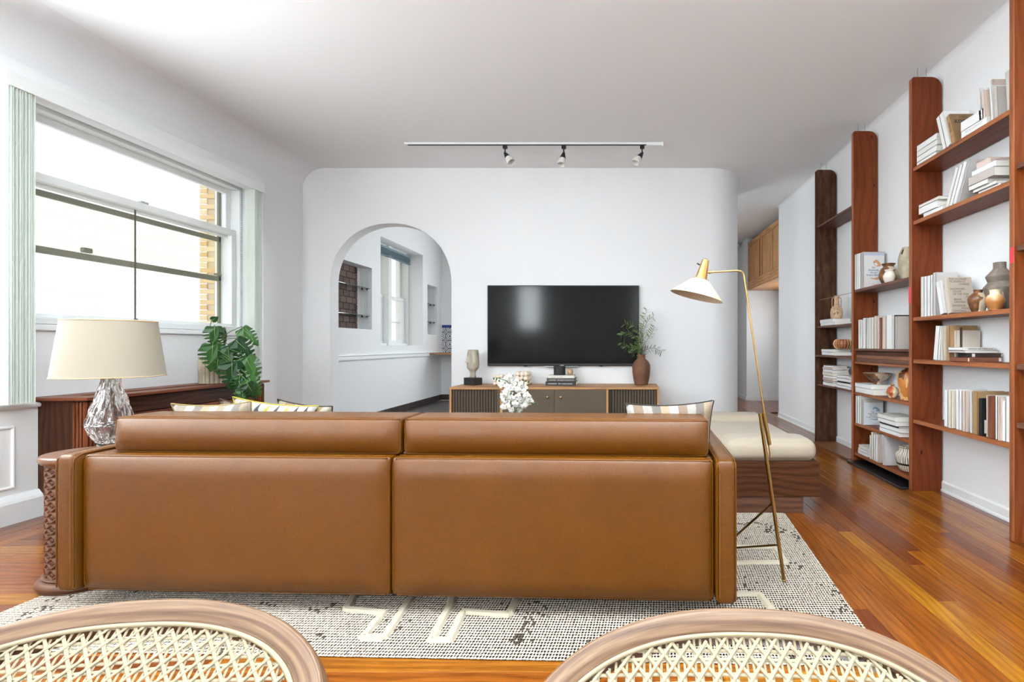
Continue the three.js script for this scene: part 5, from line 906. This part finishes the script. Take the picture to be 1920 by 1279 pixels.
// near bay, fourth shelf
row(Y1[3], 2.015, 'row on the near bay fourth shelf', 'books on the near bay fourth shelf', [[1749.5, 1757, 613, 'w', 0.13, 0.13], [1758.5, 1762, 613, 'w', 0.13, 0.1], [1764, 1768, 613, 'c', 0.14], [1774.5, 1780.5, 611, 't', 0.172]]);
{
  const o = row(Y1[3], 2.045, 'near bay fourth shelf, squat with a dark stripe', 'books on the near bay fourth shelf', [[1787, 1793, 620, 'm', 0.148]])[0];
  o.userData.label = 'squat beige book with a dark vertical stripe on the near bay fourth shelf';
  part('cover_stripe', lbox(0.016, 0.2, 0.001, 0.03, 0.105, 0.0148), mat('#4b3d33', 0.8), o);
  const st = stack(Y1[3], 2.0, 3.06, 'low pile, near bay fourth shelf', 'books on the near bay fourth shelf', [[0.026, 0.16, 0.2, 'b', -0.008, -0.02], [0.024, 0.12, 0.18, 'd', 0.015, 0.02], [0.015, 0.14, 0.2, 's', -0.006, -0.03], [0.018, 0.13, 0.18, 'w', -0.002, -0.04]]);
  const sp = (t, col, bg, th) => [(c, w, h) => { c.fillStyle = bg; c.fillRect(0, 0, w, h); c.fillStyle = col; c.font = 'bold 44px ' + sans; c.textBaseline = 'middle'; c.fillText(t, 60, h / 2 + 2); }, (g) => g.rotateX(PI / 2).translate(0.095, -0.0006, 0)];
  print(st[0], [0.17, 0.02], [500, 60], ...sp('PUUR          ', '#1d120d', '#7d4a33')); print(st[1], [0.15, 0.019], [500, 64], ...sp('   KOFFIE', '#130d0a', '#3d2a20')); print(st[3], [0.16, 0.014], [640, 56], ...sp('CERAMICS AND FORM NOW', '#3a332e', '#dedad3'));
}
// near bay, bottom shelf
{
  const r = row(Y1[4], 2.02, 'row on the near bay bottom shelf', 'books on the near bay bottom shelf', [[1770.2, 1777.2, 731, 'w', 0.14], [1777.5, 1783.4, 732, 'c', 0.15, 0, 2.012], [1792.3, 1798, 730, 'w', 0.17], [1798.2, 1803.7, 732, 'w', 0.15], [1804, 1810, 733, 'p', 0.15, 0, 2.012], [1818.7, 1822, 735, 'w', 0.14], [1823.5, 1832.5, 733.5, 't', 0.18, 0, 2.01], [1835, 1842.3, 747, 'k', 0.12, 0, 2.012], [1849.4, 1851.5, 741, 'c', 0.16], [1852, 1856, 742, 'b', 0.14, 0, 2.0], [1866.2, 1870.2, 742, 'w', 0.13], [1870.8, 1875, 744, 'p', 0.16, 0, 2.005], [1877, 1885.5, 751, 'w', 0.13], [1886, 1896, 743, 'w', 0.15]]);
  print(r[7], [0.1, 0.19], [120, 228], (c, w, h) => { c.fillStyle = '#d6d0c8'; c.fillRect(0, 0, w, h); c.fillStyle = '#15120f'; c.fillRect(0, 0, w, 140); c.fillStyle = '#cfc9c0'; c.beginPath(); c.arc(34, 52, 17, 0, 7); c.fill(); c.fillStyle = '#15120f'; c.fillRect(24, 46, 8, 4); c.fillRect(36, 46, 8, 4); }, (g) => g.translate(0.055, 0.112, 0.0225));
}
// middle bay
const handPrint = (bg, band, ink, skin, ring) => (c, w, h) => {
  c.fillStyle = bg; c.fillRect(0, 0, w, h); if (band) { c.fillStyle = band; c.fillRect(0, 0, w, 28); }
  const hand = (pts) => { c.fillStyle = skin; c.beginPath(); pts.forEach(([x, y], i) => (i ? c.lineTo(x, y) : c.moveTo(x, y))); c.fill(); };
  hand([[140, 118], [160, 98], [190, 84], [222, 96], [250, 128], [268, 150], [262, 172], [230, 176], [204, 178], [192, 166], [206, 160], [222, 158], [208, 140], [194, 122], [174, 126], [162, 140], [150, 142], [152, 128]]);
  hand([[92, 332], [128, 330], [160, 334], [200, 322], [240, 312], [285, 310], [300, 340], [250, 346], [206, 356], [180, 352], [150, 346], [110, 340]]);
  if (ring) { c.strokeStyle = ring; c.lineWidth = 6; c.beginPath(); c.moveTo(166, 148); c.lineTo(190, 176); c.stroke(); }
  c.fillStyle = ink; c.textAlign = 'center'; c.font = 'bold 30px ' + serif; c.fillText('The', 152, 202); c.fillText('Practically', 152, 236); c.fillText('Per ect', 152, 270); c.fillText('Project Manager', 165, 302);
  c.fillStyle = ring ?? ink; c.font = 'bold 16px ' + sans; c.fillText('Luca Meroni', 190, 424);
};
{
  row(Y2[0], 2.0, 'row on the middle bay top shelf', 'books on the middle bay top shelf', [[1602.5, 1605.5, 472, 'o', 0.14], [1606, 1609, 470.5, 'w', 0.16], [1609.3, 1613.8, 470, 'w', 0.18, 0, 2.005]]);
  const o = row(Y2[0], 2.0, 'x', 'books on the middle bay top shelf', [[1614.2, 1618.2, 474, 's', 0.178]])[0];
  o.userData.label = 'pale grey book with two hands and a blue title on the middle bay top shelf';
  print(o, [0.168, 0.278], [320, 450], handPrint('#d4d0cd', '#aeb6cf', '#1f4f93', '#c08a62', '#c8283a'), (g) => g.translate(0.09, 0.146, 0.0235));
}
{
  const r = row(Y2[1], 2.0, 'row on the middle bay second shelf', 'books on the middle bay second shelf', [[1609.5, 1612.5, 600, 'w'], [1613, 1617.5, 600, 'o', 0.16], [1618.2, 1623, 597, 'w'], [1623.3, 1625.5, 597, 'g'], [1626, 1629, 597, 'w'], [1629.3, 1633, 596, 'w', 0.16], [1633.7, 1638.5, 595.5, 'c', 0.15, 0, 1.998], [1639, 1644, 593, 'm', 0.17], [1645, 1648.5, 602, 'p'], [1648.8, 1653.8, 596, 'b', 0.14, 0, 2.004], [1654.2, 1661, 594, 'p', 0.16], [1662, 1673, 592, 'w', 0.16], [1676.6, 1679.4, 591, 'k', 0.175, 0, 2.012], [1678, 1682, 593.5, 's', 0.18]]);
}
{
  stack(Y2[2], 1.998, 4.335, 'pair under the wide bowl', 'books on the middle bay third shelf', [[0.044, 0.31, 0.175, 'w'], [0.034, 0.28, 0.165, 'w', 0.008, -0.03]]);
  row(Y2[3], 2.0, 'row on the middle bay fourth shelf', 'books on the middle bay fourth shelf', [[1604.2, 1607.5, 742, 'o', 0.14], [1608, 1611.5, 742, 'w', 0.16], [1612, 1615, 742, 'w', 0.17]]);
  const o = row(Y2[3], 2.0, 'x', 'books on the middle bay fourth shelf', [[1615.3, 1617.8, 749, 's', 0.17]])[0];
  o.userData.label = 'pale book with blue hands and a brown title on the middle bay fourth shelf';
  print(o, [0.16, 0.185], [320, 450], handPrint('#c9cfd3', null, '#5a4334', '#7b97ad'), (g) => g.translate(0.086, 0.094, 0.0175));
  stack(Y2[3], 1.998, 3.93, 'pile on the middle bay fourth shelf', 'books on the middle bay fourth shelf', [[0.03, 0.28, 0.175, 'w'], [0.028, 0.29, 0.18, 'w', 0.002, 0], [0.011, 0.27, 0.17, 'k', 0.006, -0.01], [0.03, 0.26, 0.175, 'w', -0.002, -0.02], [0.032, 0.24, 0.18, 'o', 0, -0.03]]);
  stack(Y2[4], 2.01, 4.315, 'pile on the middle bay bottom shelf', 'books on the middle bay bottom shelf', [[0.024, 0.17, 0.14, 'w'], [0.024, 0.16, 0.14, 'w', 0.003, 0], [0.026, 0.16, 0.14, 'o', 0.006, 0.004]]);
  row(Y2[4], 2.005, 'row on the middle bay bottom shelf', 'books on the middle bay bottom shelf', [[1630.5, 1633, 816, 'w', 0.13], [1633.4, 1637.6, 810, 'c', 0.15], [1638, 1641.5, 815, 'w', 0.13], [1641.8, 1646, 815, 'w', 0.15], [1646.4, 1648.6, 816, 'p', 0.17]]);
  lean(Y2[4], 2.0, 3.865, -0.1, 0.04, 0.24, 0.178, 'g', 'large grey covered book leaning left beside the black lined pot', 'books on the middle bay bottom shelf');
}
// far bay
stack(Y3[1], 2.0, 5.1, 'pair under the speckled vase', 'books in the far bay', [[0.03, 0.34, 0.17, 'w'], [0.032, 0.31, 0.17, 'w', 0.006, -0.03]]);
stack(Y3[2], 2.0, 5.07, 'pair under the ribbed bowl', 'books in the far bay', [[0.031, 0.3, 0.17, 'w'], [0.027, 0.28, 0.17, 'w', 0.008, -0.03]]);
stack(Y3[3], 2.0, 5.04, 'tall left pile in the far bay', 'books in the far bay', [[0.03, 0.23, 0.16, 'w'], [0.02, 0.22, 0.16, 's', 0.004, 0], [0.02, 0.24, 0.16, 'p', -0.003, 0], [0.026, 0.22, 0.16, 'w', 0.002, 0], [0.03, 0.23, 0.165, 'c', -0.004, 0], [0.03, 0.22, 0.16, 'w', 0, 0], [0.016, 0.24, 0.165, 'p', -0.004, 0], [0.018, 0.2, 0.15, 'w', 0.006, 0]]);
stack(Y3[3], 2.0, 4.72, 'low right pile in the far bay', 'books in the far bay', [[0.024, 0.28, 0.16, 'w'], [0.024, 0.27, 0.16, 'w', 0.004, 0], [0.014, 0.26, 0.15, 'k', 0.008, 0], [0.026, 0.27, 0.16, 'w', 0.002, 0], [0.026, 0.25, 0.16, 'o', 0.005, 0]]);

// ------------------------------------------------------------------ pots on the shelves
const glaze = mat('#ffffff', 0.3, { map: T.glaze }), glazeDark = mat('#ffffff', 0.3, { map: T.glazeDark }), speckle = mat('#ffffff', 0.75, { map: T.speckle });
function pot(name, label, category, [x, y, d], turn = 0) { return thing(name, label, category, [x, y + 0.0005, -d], turn); }
{ const p = pot('geometric_vase', 'tall taupe vase with stepped angular shoulders on the near bay third shelf', 'vase', [2.125, Y1[2], 2.85]);
  part('body', lathe([[0.0001, 0], [0.05, 0], [0.052, 0.01], [0.064, 0.08], [0.079, 0.13], [0.079, 0.134], [0.056, 0.163], [0.057, 0.167], [0.067, 0.193], [0.066, 0.199], [0.034, 0.236], [0.031, 0.242], [0.031, 0.275], [0.027, 0.275], [0.026, 0.24], [0.0001, 0.235]], 48), M.taupe, p); }
{ const p = pot('small_vase', 'small brown and cream glazed vase beside the beige lettered book', 'vase', [2.06, Y1[2], 2.93]);
  part('body', lathe([[0.0001, 0], [0.03, 0], [0.033, 0.006], [0.047, 0.045], [0.053, 0.073], [0.048, 0.09], [0.03, 0.108], [0.022, 0.114], [0.025, 0.128], [0.021, 0.128], [0.018, 0.11], [0.0001, 0.1]], 40, 60), glazeDark, p); }
{ const p = pot('cream_jug', 'small cream jug with one handle in front of the geometric vase', 'jug', [2.022, Y1[2], 2.745], 0.3);
  part('body', lathe([[0.0001, 0], [0.028, 0], [0.031, 0.006], [0.044, 0.036], [0.046, 0.055], [0.036, 0.078], [0.025, 0.085], [0.025, 0.103], [0.028, 0.108], [0.024, 0.108], [0.021, 0.086], [0.0001, 0.08]], 40, 60), mat('#ffffff', 0.35, { map: texture(128, 128, (u, v) => { const a = fbm(u, v, 4, 4, 3, 131), t = smoothstep(v + 0.25 * (a - 0.5), 0.3, 0.55); return [lerp(0.66, 0.93, t), lerp(0.44, 0.86, t), lerp(0.24, 0.72, t)]; }) }), p);
  part('handle', tube([[0.024, 0.1, 0], [0.05, 0.102, 0], [0.056, 0.08, 0], [0.043, 0.05, 0]], 0.005, 24, 8), mat('#e6d6b8', 0.35), p); }
{ const p = pot('brown_pot', 'round brown and cream pot beside the hand cover book', 'pot', [2.115, Y2[0], 4.02]);
  part('body', lathe([[0.0001, 0], [0.04, 0], [0.044, 0.006], [0.066, 0.05], [0.07, 0.085], [0.058, 0.125], [0.041, 0.143], [0.04, 0.152], [0.052, 0.168], [0.048, 0.168], [0.034, 0.15], [0.0001, 0.13]], 44, 70), glazeDark, p); }
{ const p = pot('white_pot', 'little white pot with an orange side in front of the brown pot', 'pot', [2.058, Y2[0], 3.89], -0.6);
  part('body', lathe([[0.0001, 0], [0.03, 0], [0.034, 0.005], [0.047, 0.035], [0.048, 0.055], [0.036, 0.08], [0.031, 0.087], [0.039, 0.101], [0.036, 0.102], [0.027, 0.086], [0.0001, 0.08]], 40, 60), mat('#ffffff', 0.4, { map: texture(128, 64, (u, v) => { const t = smoothstep(Math.abs(u - 0.28) + 0.06 * (fbm(u, v, 4, 4, 2, 9) - 0.5), 0.1, 0.17); return [lerp(0.68, 0.9, t), lerp(0.42, 0.87, t), lerp(0.2, 0.82, t)]; }) }), p); }
{ const p = pot('cream_vase', 'tall smooth cream vase at the right end of the middle bay top shelf', 'vase', [2.105, Y2[0], 3.7]);
  part('body', lathe([[0.0001, 0], [0.055, 0], [0.06, 0.006], [0.077, 0.08], [0.08, 0.13], [0.074, 0.18], [0.055, 0.232], [0.05, 0.232], [0.066, 0.18], [0.0001, 0.16]], 48, 80), mat('#d9c9ac', 0.5, { map: T.stone }), p); part('dark_stroke', tube([[-0.062, 0.218, 0.022], [-0.069, 0.2, 0.022], [-0.073, 0.185, 0.022]], 0.004, 10, 6), M.pineOld, p); }
{ const p = pot('wide_bowl', 'wide footed brown and cream bowl on two white books', 'bowl', [2.092, Y2[2] + 0.079, 4.15]);
  part('body', lathe([[0.0001, 0.0], [0.03, 0], [0.033, 0.004], [0.028, 0.016], [0.05, 0.03], [0.085, 0.06], [0.108, 0.088], [0.11, 0.092], [0.104, 0.09], [0.08, 0.064], [0.04, 0.036], [0.0001, 0.03]], 48, 80), glazeDark, p); }
{ const p = pot('round_bud_vase', 'small round cream bud vase with a pinched mouth on the middle bay third shelf', 'vase', [2.055, Y2[2], 3.845]);
  part('body', lathe([[0.0001, 0], [0.02, 0], [0.026, 0.004], [0.042, 0.034], [0.043, 0.05], [0.03, 0.078], [0.01, 0.087], [0.009, 0.093], [0.014, 0.1], [0.01, 0.1], [0.005, 0.088], [0.0001, 0.08]], 40, 70), glaze, p); }
{ const p = pot('amphora', 'tall orange brown amphora with a ring handle on the middle bay third shelf', 'vase', [2.082, Y2[2], 3.69]);
  part('body', lathe([[0.0001, 0], [0.042, 0], [0.046, 0.006], [0.058, 0.06], [0.066, 0.13], [0.062, 0.18], [0.04, 0.213], [0.018, 0.225], [0.016, 0.24], [0.02, 0.262], [0.017, 0.262], [0.011, 0.228], [0.0001, 0.21]], 44, 80), mat('#ffffff', 0.4, { map: texture(256, 256, (u, v) => { const a = fbm(u, v, 5, 4, 4, 141); return a > 0.58 ? [0.36, 0.2, 0.1] : a > 0.45 ? [0.72, 0.44, 0.2] : [0.84, 0.66, 0.45]; }) }), p);
  part('handle', tube([[-0.05, 0.2, 0.01], [-0.076, 0.198, 0.012], [-0.078, 0.165, 0.012], [-0.062, 0.148, 0.01]], 0.006, 24, 8), mat('#b98a58', 0.4), p); }
{ const p = pot('lined_pot', 'cream pot with black triangle lines on the middle bay bottom shelf', 'pot', [2.085, Y2[4], 3.68]);
  const cv = document.createElement('canvas'); cv.width = 1024; cv.height = 256; const c = cv.getContext('2d'); c.fillStyle = '#ddd3c2'; c.fillRect(0, 0, 1024, 256); c.strokeStyle = '#1b1815'; c.lineWidth = 7;
  for (let i = 0; i < 16; i++) { const x = i * 64; c.beginPath(); c.moveTo(x, 200); c.lineTo(x + 16, 96); c.lineTo(x + 32, 200); c.moveTo(x + 48, 96); c.lineTo(x + 48, 200); c.moveTo(x, 96); c.lineTo(x + 16, 62); c.lineTo(x + 40, 96); c.stroke(); c.beginPath(); c.moveTo(x + 10, 200); c.lineTo(x + 26, 240); c.moveTo(x + 42, 200); c.lineTo(x + 54, 240); c.stroke(); } for (const y of [62, 96, 200, 240]) { c.beginPath(); c.moveTo(0, y); c.lineTo(1024, y); c.stroke(); }
  const t = new THREE.CanvasTexture(cv); t.colorSpace = THREE.SRGBColorSpace; t.wrapS = THREE.RepeatWrapping;
  part('body', lathe([[0.04, 0], [0.06, 0.012], [0.078, 0.05], [0.09, 0.1], [0.088, 0.125], [0.066, 0.15], [0.062, 0.17], [0.064, 0.18], [0.058, 0.18], [0.056, 0.15], [0.0001, 0.13]], 56, 80), mat('#ffffff', 0.5, { map: t }), p); }
{ const p = pot('speckled_vase', 'speckled brown vase with two slim handles on books in the far bay', 'vase', [2.055, Y3[1] + 0.0635, 4.85], -0.3);
  part('body', lathe([[0.0001, 0], [0.044, 0], [0.052, 0.006], [0.056, 0.04], [0.055, 0.075], [0.045, 0.102], [0.026, 0.12], [0.022, 0.15], [0.022, 0.2], [0.026, 0.214], [0.022, 0.214], [0.017, 0.19], [0.0001, 0.14]], 40, 70), speckle, p);
  for (const k of [-1, 1]) part('handle', tube([[k * 0.022, 0.2, 0], [k * 0.038, 0.19, 0], [k * 0.04, 0.14, 0], [k * 0.038, 0.105, 0]], 0.0045, 24, 8), speckle, p); }
{ const p = pot('ribbed_bowl', 'round ribbed wooden bowl with pale fins on books in the far bay', 'bowl', [2.085, Y3[2] + 0.0595, 4.78]);
  part('body', lathe([[0.0001, 0.006], [0.05, 0.006], [0.07, 0.022], [0.08, 0.048], [0.072, 0.078], [0.056, 0.092], [0.05, 0.09], [0.066, 0.06], [0.0001, 0.03]], 40, 60), mat('#a86432', 0.5, { map: T.plain }), p);
  for (let i = 0; i < 18; i++) { const a = (i / 18) * 2 * PI, s = new THREE.Shape(); [[0.03, 0], [0.056, 0.002], [0.076, 0.018], [0.087, 0.048], [0.078, 0.081], [0.058, 0.095], [0.055, 0.09], [0.074, 0.05], [0.062, 0.02]].forEach(([x, y], k) => (k ? s.lineTo(x, y) : s.moveTo(x, y))); part('fin', clean(new THREE.ExtrudeGeometry(s, { depth: 0.003, bevelEnabled: false }).translate(0, 0, -0.0015).rotateY(a)), mat('#d9b48a', 0.55), p); } }
// ------------------------------------------------------------------ below the frame: two uplighters added as fill to brighten the ceiling
for (const [x, power, label] of [[0.36, ADDED_UPLIGHT, 'added fill uplighter, a white drum out of view behind the right cane chair'], [-1.7, ADDED_UPLIGHT * 0.5, 'added fill uplighter, a white drum out of view behind the left cane chair']]) {
  const u = thing('added_fill_uplighter', label, 'uplighter', [x, 0, -0.9]);
  part('drum', lathe([[0.0001, 0], [0.12, 0], [0.13, 0.01], [0.13, 0.14], [0.122, 0.14], [0.12, 0.11], [0.0001, 0.102]], 40), M.trim, u);
  part('added_lamp_disc', lathe([[0.0001, 0.112], [0.11, 0.11], [0.11, 0.106], [0.0001, 0.106]], 40), mat('#ffffff', 0.5, { emissive: new THREE.Color(1, 0.98, 0.95), emissiveIntensity: 2 }), u);
  const s = new THREE.SpotLight(0xe2eff6, power, 0, 0.52, 1, 2); s.name = 'added_uplight_beam'; s.position.set(x, 0.13, -0.9); s.target.position.set(x, 2.9, -0.95); s.castShadow = true; s.shadow.radius = 5; scene.add(s, s.target);
}
renderer.render(scene, camera);
